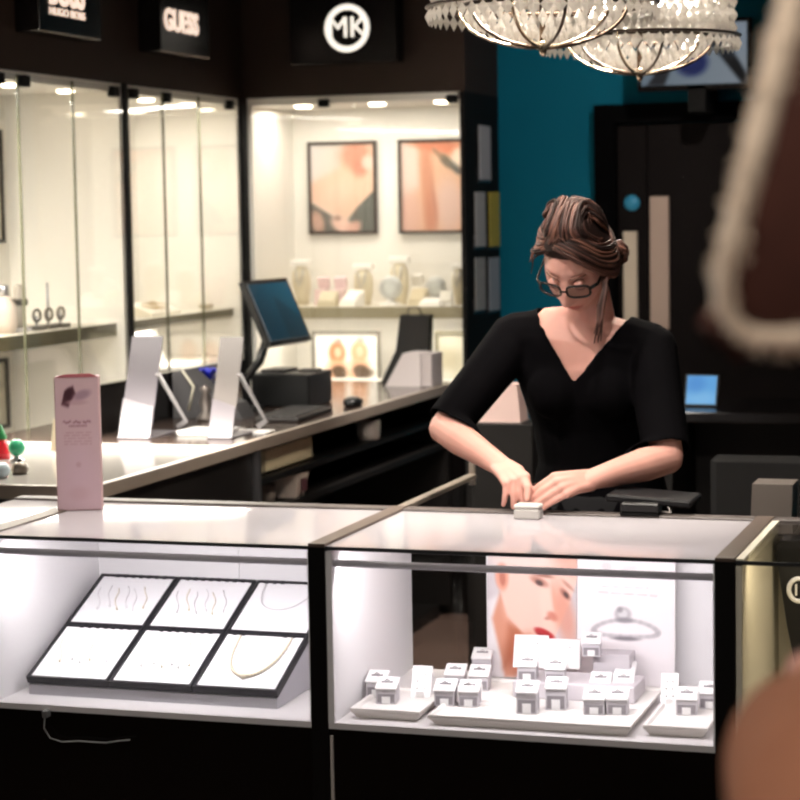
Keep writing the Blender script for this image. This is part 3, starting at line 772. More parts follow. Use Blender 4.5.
# ------------------------------------------------------------------ front display cases
YF, YR, DECK, BASE = 3.94, 4.49, .585, .565
M_deck = mat('white_deck', (232, 228, 228), .3)
M_inner = mat('white_case_wall', (236, 234, 235), .5)
M_base = mat('black_gloss_base', (12, 9, 8), .18, vary=.3, bscale=5)
M_rail = mat('satin_rail', (205, 202, 208), .4, .0)
M_post = mat('black_post', (8, 7, 7), .4)
M_led = mat('led_strip', (255, 255, 255), .4, emit=(255, 252, 255), estr=5.)
def front_case(x0, x1, label, opening=None, wall=M_inner, top=None, led=True, backseams=None):
    t = thing('display_case', ((x0+x1)/2, (YF+YR)/2, 0), label, 'display case', 'glass display counters at the front')
    box('base_cabinet', M_base, x0, x1, YF+.0, YR, 0, DECK-.012, t)
    box('deck', M_deck, x0, x1, YF+.002, YR-.012, DECK-.012, DECK, t)
    g = box('front_glass', M_glass, x0+.0125, x1-.0045, YF, YF+.006, DECK, TOP-.008, t)
    if top is not None:
        box('counter_top', top, x0, x1, YF+.004, YR-.035, TOP-.008, TOP, t)
        box('glass_edge', mat('dark_glass_edge', (52, 53, 55), .3), x0, x1, YF-.001, YF+.004, TOP-.007, TOP+.0003, t)
    else:
        box('glass_top', M_glass, x0, x1, YF+.004, YR-.035, TOP-.008, TOP, t)
        box('glass_edge', mat('dark_glass_edge', (52, 53, 55), .3), x0, x1, YF-.001, YF+.004, TOP-.007, TOP+.0003, t)
    box('back_rail', M_taupe, x0, x1, YR-.035, YR+.012, TOP-.03, TOP+.005, t, .002)
    box('side_wall', wall, x0, x0+.012, YF+.0005, YR-.012, DECK, TOP-.01, t)
    box('side_wall', wall, x1-.004, x1, YF+.0005, YR-.012, DECK, TOP-.01, t)
    xs = [x0+.012]+(backseams or [])+[x1-.004]
    for i, (a, c) in enumerate(zip(xs[:-1], xs[1:])):
        if opening and i == 0: continue
        box('back_door', wall, a+.0008, c-.0008, YR-.03, YR-.012, DECK, TOP-.012, t)
    if led:
        r = MB(); r.tube([(x0+.002, YF+.016, .914), (x1-.002, YF+.016, .914)], .0075, 12); rr = r.build('light_rail', M_rail, t, world=True)
        box('led_strip', M_led, x0+.02, x1-.02, YF+.0215, YF+.0235, .909, .912, rr, 0)
    return t
M_cream2 = mat('cream_case_wall', (226, 220, 202), .5)
# fix: the led strip is a sub-part of the rail, whose own origin is the case's
CL = front_case(-2.42, -1.472, 'left glass display case holding the six white jewellery pads', top=M_opal, backseams=[-2.212+.0, -1.84])
box('side_wall', M_inner, -2.215, -2.20, YF+.008, YR-.03, DECK, TOP-.012, CL)
CC = front_case(-1.436, -.643, 'middle glass display case with ring trays and two posters', opening=True, top=M_opal, backseams=[-1.243])
CR = front_case(-.604, .35, 'right glass display case partly hidden by the customer, with a black bag inside', wall=M_cream2, led=False)
box('cream_trim', M_cream2, -.604, -.589, YF+.006, YR-.02, TOP-.006, TOP+.003, CR)
for x0, x1 in ((-1.472, -1.436), (-.643, -.604)):
    pt = box('corner_post', M_post, x0, x1, YF-.004, YR-.005, 0, TOP-.002, CC)
    box('post_cap', mat('taupe_cap', (96, 82, 74), .4), x0, x1, YF-.004, YR+.008, TOP-.002, TOP+.006, CC, .001)
box('metal_strip', mat('satin_white_strip', (200, 192, 186), .5), -1.432, -1.426, YF-.004, YF, 0, .56, CC)
box('divider_strip', mat('taupe_cap', (96, 82, 74), .4), -2.245, -2.20, YF+.008, YR-.02, TOP, TOP+.003, CL)
# hinged flap with metal edge behind the cases
t = thing('counter_flap', (-1.465, 4.85, 0), 'glass partition with a pale metal top edge behind the middle case', 'partition')
box('panel', M_glass, -1.469, -1.461, 4.505, 5.138, .001, TOP-.012, t)
box('metal_edge', mat('pale_metal_edge', (172, 160, 148), .35, .5), -1.477, -1.453, 4.505, 5.138, TOP-.012, TOP, t, .002)
box('latch_post', mat('pale_metal_edge', (172, 160, 148), .35, .5), -1.474, -1.460, 5.138, 5.152, TOP-.03, TOP+.03, t)
# hanging cable under the left case
t = thing('cable', (-2.13, 3.925, .5), 'thin white cable looping under the left display case', 'cable')
pts = [(45, 716), (44, 728), (50, 738), (62, 742), (78, 741), (92, 742), (106, 743), (118, 741), (130, 740)]
P = [at(x, y, Y=3.925) for x, y in pts]
MB().tube(P, .0015, 8).build('wire', mat('white_wire', (130, 130, 130), .4), t, world=True)
b = MB(); b.box(P[0].x-.006, P[0].x+.006, 3.921, 3.942, P[0].z-.004, P[0].z+.012, bev=.002); b.build('cable_clip', mat('grey_clip', (110, 110, 110), .5), t, world=True)

# ------------------------------------------------------------------ six jewellery pads on their ramp
fl = Vector((-2.168, 4.02, .622)); LX = .590
sl = Vector((0, .389, .163)); sL = sl.length; sd = sl.normalized(); sn = Vector((1, 0, 0)).cross(sd).normalized()
t = thing('pad_ramp', (fl.x+LX/2, 4.2, DECK), 'pale grey ramp carrying the six pads in the left case', 'display ramp')
b = MB(); o = fl-sn*.016
b.prism([Vector((o.x+.004, o.y, DECK+LIFT)), Vector((o.x+.004, o.y, o.z)), o+sl+Vector((.004, 0, 0)), Vector((o.x+.004, (o+sl).y, DECK+LIFT))], (LX-.008, 0, 0))
b.build('ramp_body', mat('pale_grey_ramp', (196, 194, 200), .4), t, world=True)
M_padframe = mat('charcoal_pad_frame', (22, 22, 27), .5); M_padw = mat('white_pad_leather', (250, 250, 252), .5, bump=.1, bscale=300)
M_silver = mat('silver_chain', (234, 232, 234), .4, .0); M_gold = mat('pale_gold_chain', (228, 217, 194), .4, .0)
def padM(i, j):
    o = fl+Vector((LX/3*i, 0, 0))+sd*(sL/2*j)
    return Matrix.Translation(o) @ Matrix((Vector((1, 0, 0)), sd, sn)).transposed().to_4x4()
names = [['front row, at the left end', 'front row, in the middle', 'front row, under the big necklace at the right end'], ['back row, at the left end', 'back row, in the middle', 'back row, at the right end by the black post']]
PW, PH = LX/3, sL/2
for j in range(2):
    for i in range(3):
        M = padM(i, j); c = M @ Vector((PW/2, PH/2, -.013))
        t = thing('jewellery_pad', c, 'white pad in a charcoal tray, '+names[j][i], 'jewellery pad', 'six white jewellery pads')
        b = MB(); g = .0012; f = .007
        b.box(g, PW-g, g, f, -.013, .004, M=M); b.box(g, PW-g, PH-f, PH-g, -.013, .004, M=M); b.box(g, f, f, PH-f, -.013, .004, M=M); b.box(PW-f, PW-g, f, PH-f, -.013, .004, M=M)
        b.box(f, PW-f, f, PH-f, -.013, -.008, M=M)
        b.build('tray_frame', M_padframe, t, world=True)
        b = MB(); b.box(f+.0005, PW-f-.0005, f+.0005, PH-f-.0005, -.008, .002, M=M, bev=.003); b.build('pad', M_padw, t, world=True)
        # clips along the rear edge
        b = MB()
        ks = {(0, 1): range(2, 9), (1, 1): range(1, 10), (2, 1): range(1, 4), (2, 0): (1, 2, 7, 8)}.get((i, j), range(2, 9))
        for k in ks:
            xx = PW*(k+.5)/10; b.box(xx-.006, xx+.003, PH-f-.006, PH-f+.002, .002, .007, M=M)
        b.build('clips', M_padframe, t, world=True)
        if i < 2:
            for k in range(6):
                xx = PW*(.2+.115*k); yy = PH*(.30+.05*(k % 2))
                b = MB()
                pts = [M @ Vector((xx+.004*math.sin(q*1.1+k)-.03*(q-3)/6, yy+PH*.40*q/6, .0052)) for q in range(7)]
                b.tube(pts, .0011, 5)
                b.ball(pts[0], .0028, 8, 6)
                o = b.build('bracelet', M_silver if (k+i+j) % 3 else M_gold, None)
                tag(o, 'fine pale bracelet lying in the row on the '+('back' if j else 'front')+' row pad '+('at the left end' if i == 0 else 'in the middle'), 'bracelet', 'bracelets on the %s %s pad' % ('back' if j else 'front', 'left' if i == 0 else 'middle'))
def neck(M, x0, x1, yt, yb, r, m, label, bead=False):
    b = MB(); pts = []
    for k in range(33):
        a = PI*k/32
        x = (x0+x1)/2-(x1-x0)/2*math.cos(a); y = yt-(yt-yb)*math.sin(a)**.8
        pts.append(M @ Vector((x, y, .004+r)))
    b.tube(pts, r, 6)
    if bead:
        for k in range(2, 31):
            b.ball(pts[k], r*1.5, 6, 4)
        b.ball(M @ Vector(((x0+x1)/2, yb-.004, .006+r)), .006, 10, 8)
    o = b.build('necklace', m, None)
    tag(o, label, 'necklace', 'necklaces in the left case')
neck(padM(2, 0), .045, .165, .19, .045, .0028, M_gold, 'thick pale gold necklace curved over the front right pad', True)
neck(padM(2, 1), .03, .15, .19, .09, .0012, M_silver, 'faint thin necklace on the back pad by the black post')

# ------------------------------------------------------------------ ring trays and posters in the middle case
M_tray = mat('ivory_tray', (226, 220, 214), .4)
def tray(name, x0, x1, y0, y1, label, h=.022):
    t = thing('display_tray', ((x0+x1)/2, (y0+y1)/2, DECK), label, 'tray', 'ivory trays in the middle case')
    w, d = (x1-x0)/2, (y1-y0)/2; f = .012
    vs = [(-w+f, -d+f, 0), (w-f, -d+f, 0), (w-f, d-f, 0), (-w+f, d-f, 0), (-w, -d, h*.75), (w, -d, h*.75), (w, d, h*.75), (-w, d, h*.75), (-w, -d, h), (w, -d, h), (w, d, h), (-w, d, h),
          (-w+.006, -d+.006, h), (w-.006, -d+.006, h), (w-.006, d-.006, h), (-w+.006, d-.006, h), (-w+.01, -d+.01, h-.006), (w-.01, -d+.01, h-.006), (w-.01, d-.01, h-.006), (-w+.01, d-.01, h-.006)]
    fs = [(3, 2, 1, 0)]
    for a in (0, 4, 8, 12):
        for k in range(4): fs.append((a+k, a+(k+1) % 4, a+4+(k+1) % 4, a+4+k))
    MB().add(vs, fs[:1]+fs[1:9]).build('tray_body', M_tray, t)
    MB().add(vs, fs[9:]).add(vs, [(16, 17, 18, 19)]).build('tray_liner', mat('tray_liner', (238, 234, 230), .6), t)
    return t
tray('a', -1.405, -1.255, 3.985, 4.19, 'small ivory tray in the left corner of the middle case')
tray('b', -1.232, -.815, 3.968, 4.32, 'large ivory tray in the centre of the middle case')
tray('c', -.795, -.667, 3.99, 4.19, 'small ivory tray in the right corner of the middle case')
TZ = DECK+.0165
M_rb = mat('ring_box_grey', (196, 192, 196), .55); M_rw = mat('ring_box_white', (240, 238, 238), .5); M_rd = mat('ring_box_recess', (132, 127, 131), .6)
def ring_box(px, py, label, z=TZ, s=1.0, hz=.0, name='ring_box', Yoff=0., tagm=True):
    p = at(px, py, Z=z)
    t = thing(name, p, label, 'ring box', 'ring boxes in the middle case', rz=.12)
    w, d, h = .021*s, .021*s, (.030+hz)*s
    b = MB(); b.prism([(-w, -d, 0), (-w, d, 0), (-w, d, h+.014), (-w, -d, h)], (2*w, 0, 0)); b.build('block', M_rb, t)
    a = math.atan2(.014, 2*d); M = Matrix.Translation((0, -d, h)) @ Matrix.Rotation(a, 4, 'X'); L = math.hypot(.014, 2*d)
    MB().box(-w-.002, w+.002, -.003, L+.001, 0, .006, M=M, bev=.002).build('cushion', M_rw, t)
    b = MB(); b.box(-w*.6, w*.6, L*.42, L*.56, .0055, .0068, M=M); sl_ = b.build('slot', M_rd, t)
    r = .0055*s
    b = MB(); b.tube([M @ Vector((r*math.cos(q), L*.49, .0068+r*max(-.2, math.sin(q)))) for q in [PI*k/10-.1 for k in range(11)]], .0013, 6); b.ball(M @ Vector((0, L*.49, .0075+r)), .0026, 8, 6)
    b.build('ring', M_silver, t)
    MB().box(-w*.86, w*.86, -d-.0006, -d, .003, h*.7).build('front_recess', M_rd, t)
    if tagm: MB().box(-w*.42, w*.42, -d-.002, -d-.0006, -.0 if False else .001, h*.52).build('price_tag', M_rw, t)
    return t
rb = [(378, 695, 'ring box at the back of the small left corner tray'), (388, 702, 'ring box at the front of the small left corner tray'),
      (483, 671, 'rearmost ring box of the left cluster on the large tray'), (456, 688, 'left ring box in the second row of the left cluster on the large tray'), (480, 689, 'right ring box in the second row of the left cluster on the large tray'),
      (446, 704, 'front left ring box of the left cluster on the large tray'), (470, 705, 'front right ring box of the left cluster on the large tray'),
      (626, 686, 'rearmost ring box of the right cluster on the large tray'), (601, 697, 'left ring box in the second row of the right cluster on the large tray'), (624, 697, 'right ring box in the second row of the right cluster on the large tray'),
      (595, 713, 'front left ring box of the right cluster on the large tray'), (618, 713, 'front right ring box of the right cluster on the large tray'),
      (687, 713, 'ring box beside the tall card on the small right corner tray'), (710, 707, 'ring box next to the black post on the small right corner tray')]
for x, y, lb in rb: ring_box(x, y, lb)
ring_box(528, 712, 'taller ring box left of the pair standing alone at the centre of the large tray', hz=.012, s=1.0)
ring_box(557, 708, 'taller ring box right of the pair standing alone at the centre of the large tray', hz=.012, s=1.0)
def slant_card(px, py, w, h, lean, label, z=TZ, m=M_rw, marks=3, grp='slanted earring cards in the middle case'):
    p = at(px, py, Z=z); t = thing('earring_card', p, label, 'earring stand', grp, rz=.1)
    b = MB(); b.prism([(-w/2, 0, 0), (-w/2, lean+.012, 0), (-w/2, lean+.004, h), (-w/2, lean, h)], (w, 0, 0)); b.build('card_block', m, t)
    a = math.atan2(h, lean); M = Matrix.Rotation(a, 4, 'X'); L = math.hypot(h, lean)
    for k in range(marks):
        b = MB(); yy = L*(.3+.45*k/max(1, marks-1))
        for sx in (-1, 1): b.ball(M @ Vector((sx*w*.18, yy, .001)), .0025, 8, 6)
        b.build('earring', M_silver, t)
    MB().box(-w*.2, w*.2, -.0022, -.0004, 0.001, .014).build('price_tag', M_paper, t)
    return t
slant_card(420, 698, .042, .06, .035, 'tall white slanted earring card on the small left corner tray')
slant_card(669, 706, .036, .06, .035, 'tall white slanted earring card on the small right corner tray')
# the white stepped risers at the back of the big tray
p = at(540, 690, Z=TZ)
t = thing('riser_block', Vector((-1.005, 4.225, TZ)), 'wide pale grey riser behind the two taller ring boxes', 'riser', 'grey risers on the large tray')
MB().box(-.105, .155, -.045, .07, 0, .035, bev=.002).build('riser', mat('pale_riser', (206, 200, 204), .5), t)
RZ = TZ+.035
ring_box(528, 679, 'ring box on the wide riser in front of the slanted white panel', z=RZ, s=.95)
ring_box(556, 682, 'white ring box on the wide riser right of centre', z=RZ, s=.95)
slant_card(530, 668, .075, .065, .03, 'broad white slanted earring card standing on the riser below the portrait lips', z=RZ, marks=3)
slant_card(563, 669, .070, .058, .03, 'broad white slanted earring card standing on the riser near the ring poster', z=RZ, marks=2)
t = thing('riser_block', Vector((-.935, 4.36, DECK)), 'tall narrow grey riser in front of the ring poster', 'riser', 'grey risers on the large tray')
MB().box(-.035, .045, -.03, .03, 0, .085, bev=.002).build('riser', mat('pale_riser', (206, 200, 204), .5), t)
ring_box(592, 655, 'pale ring box on the tall narrow riser under the printed ring', z=DECK+.085, s=.9)
ring_box(591, 683, 'ring box standing between the wide riser and the right cluster', z=TZ+.02, s=1.0) if False else None

def bgP(u, v): return (214-8*v, 204-6*v, 206-4*v)
fnP = paint(bgP, [
    ('poly', [(0, 0), (0, .52), (.12, .56), (.30, .3), (.28, 0)], (232, 226, 228), .03, 1),
    ('poly', [(.05, .40), (.14, .58), (.44, .40), (.62, .18), (.30, 0), (.20, 0), (.16, .12)], (212, 148, 122), .03, 1),
    ('poly', [(.18, .06), (.24, .36), (.40, .36), (.30, .12)], (150, 70, 40), .06, .55),
    ('poly', [(.20, .90), (.12, .70), (.16, .54), (.22, .42), (.44, .28), (.58, .18), (.74, .26), (.90, .50), (1.0, .68), (1.0, .95), (.6, 1)], (240, 203, 188), .02, 1),
    (.46, .96, .50, .22, 8, (236, 212, 202), .3, 1), (.88, .84, .18, .10, -20, (222, 150, 130), .7, .6),
    (.86, .45, .10, .22, 25, (214, 140, 116), .6, .7), (.34, .50, .15, .12, 0, (244, 206, 190), .6, .7), (.66, .50, .07, .16, 10, (246, 212, 196), .5, .7),
    (.16, .685, .075, .095, 12, (226, 160, 136), .25, 1), (.165, .68, .035, .055, 12, (176, 100, 80), .4, .8),
    (.58, .665, .10, .028, -14, (176, 112, 94), .5, .8), (.58, .655, .042, .018, -12, (70, 48, 46), .5, .9), (.57, .72, .15, .018, -8, (140, 80, 62), .5, .9),
    (.87, .585, .06, .024, -30, (150, 92, 78), .5, .8), (.88, .58, .03, .016, -28, (70, 48, 46), .5, .9), (.90, .645, .07, .014, -28, (170, 104, 86), .7, .6),
    (.73, .43, .06, .03, -15, (204, 120, 100), .5, .8), (.76, .52, .025, .12, 15, (222, 158, 136), .6, .6), (.67, .415, .03, .012, 0, (176, 100, 86), .7, .6),
    (.64, .31, .115, .030, -14, (176, 38, 44), .3, 1), (.64, .27, .09, .028, -14, (206, 62, 66), .35, 1), (.64, .292, .10, .006, -14, (92, 20, 26), .4, .9),
    (.62, .20, .10, .03, -12, (196, 120, 98), .5, .6), (.42, .17, .16, .12, 30, (190, 104, 74), .5, .7)])
p1, p2 = at(488, 672, Y=4.425), at(577, 672, Y=4.425)
t = thing('portrait_poster', ((p1.x+p2.x)/2, 4.44, DECK), 'portrait poster of a pale haired woman with red lips in the middle case', 'poster')
picture('print', (p1.x, 4.42, DECK+.004), (p2.x-p1.x, 0, 0), (0, .02, .325), fnP, M_print, t, 90, 130)
b = MB(); b.prism([(p1.x, 4.423, DECK+LIFT), (p2.x, 4.423, DECK+LIFT), (p2.x, 4.444, DECK+.33), (p1.x, 4.444, DECK+.33)], (0, .005, 0)); b.build('backing_board', M_paper, t, world=True)
def ringfn():
    sp = []
    for k in range(40):
        a = 2*PI*k/40; sp.append((.50+.33*math.cos(a), .375+.055*math.sin(a)-.012*math.cos(2*a), .028, .014, 0, (176, 172, 176) if k % 2 else (192, 188, 192), .6, .8))
    sp += [(.50, .315, .14, .014, 0, (96, 92, 98), .5, .8), (.47, .48, .085, .05, 0, (176, 172, 176), .3, .9), (.47, .485, .05, .03, 0, (222, 220, 222), .4, .9), (.49, .44, .09, .018, 0, (130, 126, 132), .5, .8), (.44, .51, .03, .02, 0, (140, 136, 140), .5, .8)]
    for x in range(24):
        sp.append((.20+.61*x/23, .625-.03*x/23*.4, .010, .006, 0, (196, 186, 188), .5, .9 if x % 5 else .2))
    for x in range(18): sp.append((.24+.48*x/17, .665, .010, .005, 0, (206, 196, 198), .5, .8 if x % 4 else .1))
    sp += [(.30, .80, .06, .03, 0, (214, 206, 208), .5, .7), (.55, .795, .10, .02, 0, (222, 214, 216), .5, .7), (.14, .26, .12, .03, 0, (206, 202, 204), .6, .6)]
    return paint((246, 240, 242), sp)
p1, p2 = at(577.5, 672, Y=4.415), at(675, 672, Y=4.415)
t = thing('ring_poster', ((p1.x+p2.x)/2, 4.43, DECK), 'white poster printed with a big silver ring in the middle case', 'poster')
picture('print', (p1.x, 4.408, DECK+.003), (p2.x-p1.x, 0, 0), (0, .02, .322), ringfn(), M_print, t, 80, 110)
b = MB(); b.prism([(p1.x, 4.411, DECK+LIFT), (p2.x, 4.411, DECK+LIFT), (p2.x, 4.432, DECK+.326), (p1.x, 4.432, DECK+.326)], (0, .005, 0)); b.build('backing_board', M_paper, t, world=True)

# right case: black bag with round emblem, seen through the glass
BY = 4.36
g1, g2, g3 = at(769, 546, Y=BY), at(787, 626, Y=BY), at(776, 537, Y=BY)
t = thing('black_bag', (g2.x+.09, BY+.04, DECK), 'black handbag with a round white emblem inside the right case', 'bag')
b = MB(); zt = min(g3.z, .925)
b.prism([(g2.x+.03, BY, DECK+.012), (g2.x+.20, BY, DECK+.012), (g2.x+.22, BY, zt), (max(g3.x, -.575), BY, zt), (max(g1.x, -.585), BY, zt-.014), (g2.x, BY, g2.z)], (0, .08, 0)); b.build('bag_body', mat('black_leather', (18, 17, 18), .45), t, world=True)
box('bag_base', M_black, g2.x+.03, g2.x+.20, BY-.005, BY+.085, DECK+LIFT, DECK+.012, t, .003)
c0 = at(799, 590, Y=BY-.004); b = MB()
b.tube([c0+Vector((.021*math.cos(2*PI*k/32), 0, .024*math.sin(2*PI*k/32))) for k in range(32)], .005, 8, closed=True)
for sx in (-1, 1): b.box(c0.x+sx*.006-.002, c0.x+sx*.006+.002, BY-.006, BY-.002, c0.z-.012, c0.z+.012)
b.build('emblem', mat('white_emblem', (236, 234, 230), .4), t, world=True)

# ------------------------------------------------------------------ pink box on the left case
p = at(75, 511, Z=TOP)
t = thing('leaflet_stand', p+Vector((0, .03, 0)), 'tall pale pink printed stand on top of the left display case', 'leaflet stand', rz=.40)
PK = mat('pink_card', (204, 170, 174), .5)
W, D, Hh = .051, .03, .315
MB().box(-W, W, -D, D, 0, Hh-.006, bev=.002).build('box_body', PK, t)
MB().prism([(-W, -D-.0005, Hh-.006), (W, -D-.0005, Hh-.006), (W*.6, -D-.0005, Hh+.002), (-W*.5, -D-.0005, Hh+.001)], (0, .002, 0)).build('top_flap', mat('deep_pink_card', (176, 96, 104), .5), t)
def bgk(u, v): return (206-4*v, 172+4*(1-v), 176+10*(1-v))
sp = [('poly', [(.14, .80), (.22, .90), (.42, .94), (.48, .88), (.36, .82), (.30, .78)], (70, 34, 44), .02, .95), (.30, .87, .10, .05, 15, (60, 30, 40), .4, .9), (.62, .87, .20, .035, 5, (150, 122, 136), .5, .8), (.50, .815, .24, .02, 0, (184, 150, 156), .5, .8)]
for x in range(16): sp.append((.15+.68*x/15, .665+.006*math.sin(x*2), .022, .010, 0, (140, 96, 108), .5, .85 if x % 5 else .1))
for x in range(9): sp.append((.32+.38*x/8, .635, .020, .009, 0, (150, 106, 116), .5, .8))
for r in range(5):
    for x in range(14): sp.append((.20+.60*x/13, .585-.022*r, .022, .006, 0, (180, 138, 144), .5, .7 if (x*3+r) % 5 else .1))
sp += [(.5, .30, .3, .2, 0, (210, 180, 194), .7, .5), (.5, .34, .06, .02, 0, (186, 146, 154), .5, .6), (.5, .12, .22, .05, 0, (196, 160, 168), .6, .5)]
o = picture('printed_front', (-W+.002, -D-.0008, .004), (2*W-.004, 0, 0), (0, 0, Hh-.012), paint(bgk, sp), M_print, t, 50, 120)
o.data.transform(Matrix.Translation(t.location))   # its vertices are already the stand's own

# ------------------------------------------------------------------ on the counter's rear edge at right: black pad on a block
a1, a2 = at(600, 502, Z=.985), at(694, 500, Z=.985)
t = thing('display_pad', (-.90, 4.50, TOP+.005), 'flat black display pad on a small block at the rear edge of the middle case', 'display pad')
b = MB(); M = Matrix.Translation((0, .0, .022)) @ Matrix.Rotation(.06, 4, 'Y')
b.box(-.075, .115, -.015, .13, -.002, .014, M=M, bev=.004); b.build('pad', mat('charcoal_pad', (22, 21, 23), .6, spec=.25), t)
MB().box(-.035, .05, -.045, -.0, .005, .026, bev=.003).build('block', mat('black_block', (18, 17, 18), .35), t)
MB().box(-.035, .05, -.047, .012, 0, .005).build('foot', M_matblack, t)
b = MB(); b.tube([(.05, -.01, .004), (.075, -.03, .006), (.06, .0, .02), (.09, .02, .012)], .003, 6); b.build('tether', mat('grey_tether', (130, 124, 120), .4), t)
# grey frosted tub behind the right case
t = thing('acrylic_bin', (-.585, 4.70, 0), 'grey frosted bin on a dark pedestal behind the right case', 'bin')
MB().box(-.095, -.0, -.05, .05, 0, .885, bev=.004).build('pedestal', M_carc, t)
b = MB(); b.prism([(-.095, -.05, .886), (-.004, -.05, .886), (0, -.05, 1.005), (-.09, -.05, 1.005)], (0, .10, 0)); b.build('bin_body', mat('grey_acrylic', (104, 96, 90), .4), t)

# ------------------------------------------------------------------ dark desk at the back right with a blue lit tablet
t = thing('back_desk', (-1.02, 7.15, 0), 'dark desk far behind the shop assistant', 'desk')
box('desk_top', M_black, -1.32, -.55, 6.9, 7.45, .91, .945, t, .004)
box('side_panel', M_carc, -1.30, -1.275, 6.93, 7.42, 0, .91, t); box('side_panel', M_carc, -.60, -.575, 6.93, 7.42, 0, .91, t); box('back_panel', M_carc, -1.275, -.60, 7.39, 7.41, .1, .91, t)
p = at(699, 405, Y=7.05)
t = thing('tablet', (p.x, 7.08, .945), 'small bright blue lit tablet propped on the dark desk', 'tablet', rz=-.1)
a = Matrix.Rotation(-.3, 4, 'X')
MB().box(-.06, .06, -.004, .004, 0, .115, M=a, bev=.003).build('housing', M_till, t)
fb = paint((92, 158, 214), [(.5, .2, .6, .25, 0, (130, 186, 226), .7, .7), (.3, .7, .3, .3, 0, (70, 130, 200), .7, .6)])
o = a @ Vector((-.052, -.0055, .008)); vv = a @ Vector((0, 0, .1))
s_ = picture('screen', o, (.104, 0, 0), vv, fb, print_mat('lit_screen', 1.0), t, 12, 12); s_.data.transform(Matrix.Translation(t.location))
MB().box(-.03, .03, 0, .07, 0, .008).build('stand', M_till, t)
t = thing('office_chair', (-.86, 6.62, 0), 'black low backed chair in front of the dark desk', 'chair')
M_ch = mat('black_chair_fabric', (14, 13, 15), .7)
MB().box(-.2, .2, -.2, .2, .44, .50, bev=.02).build('seat', M_ch, t); MB().box(-.2, .2, -.22, -.17, .55, .86, bev=.02).build('backrest', M_ch, t)
for sx in (-1, 1):
    for sy in (-1, 1): MB().tube([(sx*.17, sy*.17, .45), (sx*.19, sy*.19, 0)], .012, 8).build('leg', M_till, t)
    MB().tube([(sx*.15, -.195, .47), (sx*.15, -.195, .6)], .012, 8).build('back_support', M_till, t)
t = thing('carrier_bag', at(505, 412, Y=6.6)*Vector((1, 1, 0)) if False else (at(506, 412, Y=6.4).x, 6.4, 0), 'pinkish white paper carrier bag standing behind the assistant under her raised arm', 'bag')
zz = at(506, 421, Y=6.4).z+.06
MB().box(-.11, .11, -.09, .09, 0, zz-.06, bev=.004).build('pedestal', M_carc, t)
MB().prism([(-.08, -.05, zz-.06), (.06, -.05, zz-.06), (.05, -.05, zz+.06), (-.03, -.05, zz+.06)], (0, .1, 0)).build('bag_body', mat('pinkish_paper', (226, 196, 190), .6), t)
b = MB(); b.tube([(-.01, -.05, zz+.06), (-.008, -.055, zz+.09), (.03, -.055, zz+.09), (.032, -.05, zz+.06)], .003, 6); b.build('handle', M_paper, t)

# ------------------------------------------------------------------ television over the door
t = thing('television', (-1.40, 8.2, 2.30), 'wall television showing a blue blob on grey, half behind the chandeliers', 'television')
b1, b2 = at(640, 90, Y=8.2), at(752, 84, Y=8.2)
zb, ztv = 2.085, 2.36
box('housing', M_black, b1.x-.01, b2.x, 8.2, 8.235, zb, ztv, t, .004)
ftv = paint(lambda u, v: (120+30*u, 136+24*u, 150+20*u), [(.48, .36, .15, .22, 0, (28, 40, 96), .35, 1), (.46, .42, .08, .10, 0, (52, 66, 130), .5, .8),
    ('poly', [(.66, 1), (.72, 1), (1, .14), (1, 0), (.95, 0), (.62, .75)], (16, 18, 22), .02, 1), ('poly', [(.05, 0), (.36, .72), (.40, .72), (.22, 0)], (30, 30, 34), .02, .9), (.9, .8, .2, .3, 0, (150, 164, 182), .6, .6)])
picture('screen', (b1.x+.006, 8.1985, zb+.022), (b2.x-b1.x-.026, 0, 0), (0, 0, ztv-zb-.04), ftv, print_mat('dim_screen', .55), t, 50, 36)
box('wall_bracket', M_matblack, -1.44, -1.37, 8.20, 8.5, 2.0, 2.2, t)

# ------------------------------------------------------------------ chandeliers
M_crys = bpy.data.materials.new('crystal'); M_crys.use_nodes = True
nt = M_crys.node_tree; nt.nodes.clear()
o_ = nt.nodes.new('ShaderNodeOutputMaterial'); g1 = nt.nodes.new('ShaderNodeBsdfGlass'); g1.inputs['Roughness'].default_value = .05; g1.inputs['IOR'].default_value = 1.5
tr = nt.nodes.new('ShaderNodeBsdfTranslucent'); tr.inputs['Color'].default_value = (.97, .95, .92, 1); mx = nt.nodes.new('ShaderNodeMixShader'); mx.inputs[0].default_value = .72
nt.links.new(g1.outputs[0], mx.inputs[1]); nt.links.new(tr.outputs[0], mx.inputs[2]); nt.links.new(mx.outputs[0], o_.inputs['Surface'])
M_bronze = mat('dark_bronze', (60, 48, 40), .3, .8)
M_arm = mat('champagne_metal', (206, 190, 168), .2, .9)
M_bulb = mat('lit_bulb', (255, 236, 205), .4, emit=(255, 243, 226), estr=40.)
def bead_strand(h, n, w):
    b = MB()
    for k in range(n):
        z1 = -h*k/n; z0 = -h*(k+1)/n; zm = (z0*.45+z1*.55)
        vs = [(0, 0, z1), (w, 0, zm), (0, w*.6, zm), (-w, 0, zm), (0, -w*.6, zm), (0, 0, z0)]
        b.add(vs, [(0, 1, 2), (0, 2, 3), (0, 3, 4), (0, 4, 1), (5, 2, 1), (5, 3, 2), (5, 4, 3), (5, 1, 4)])
    return b.mesh('crystal_strand', M_crys)
STR = bead_strand(.31, 9, .016); STR2 = bead_strand(.036, 1, .015)
def ring_pts(r, z, n=48): return [(r*math.cos(2*PI*k/n), r*math.sin(2*PI*k/n), z) for k in range(n)]
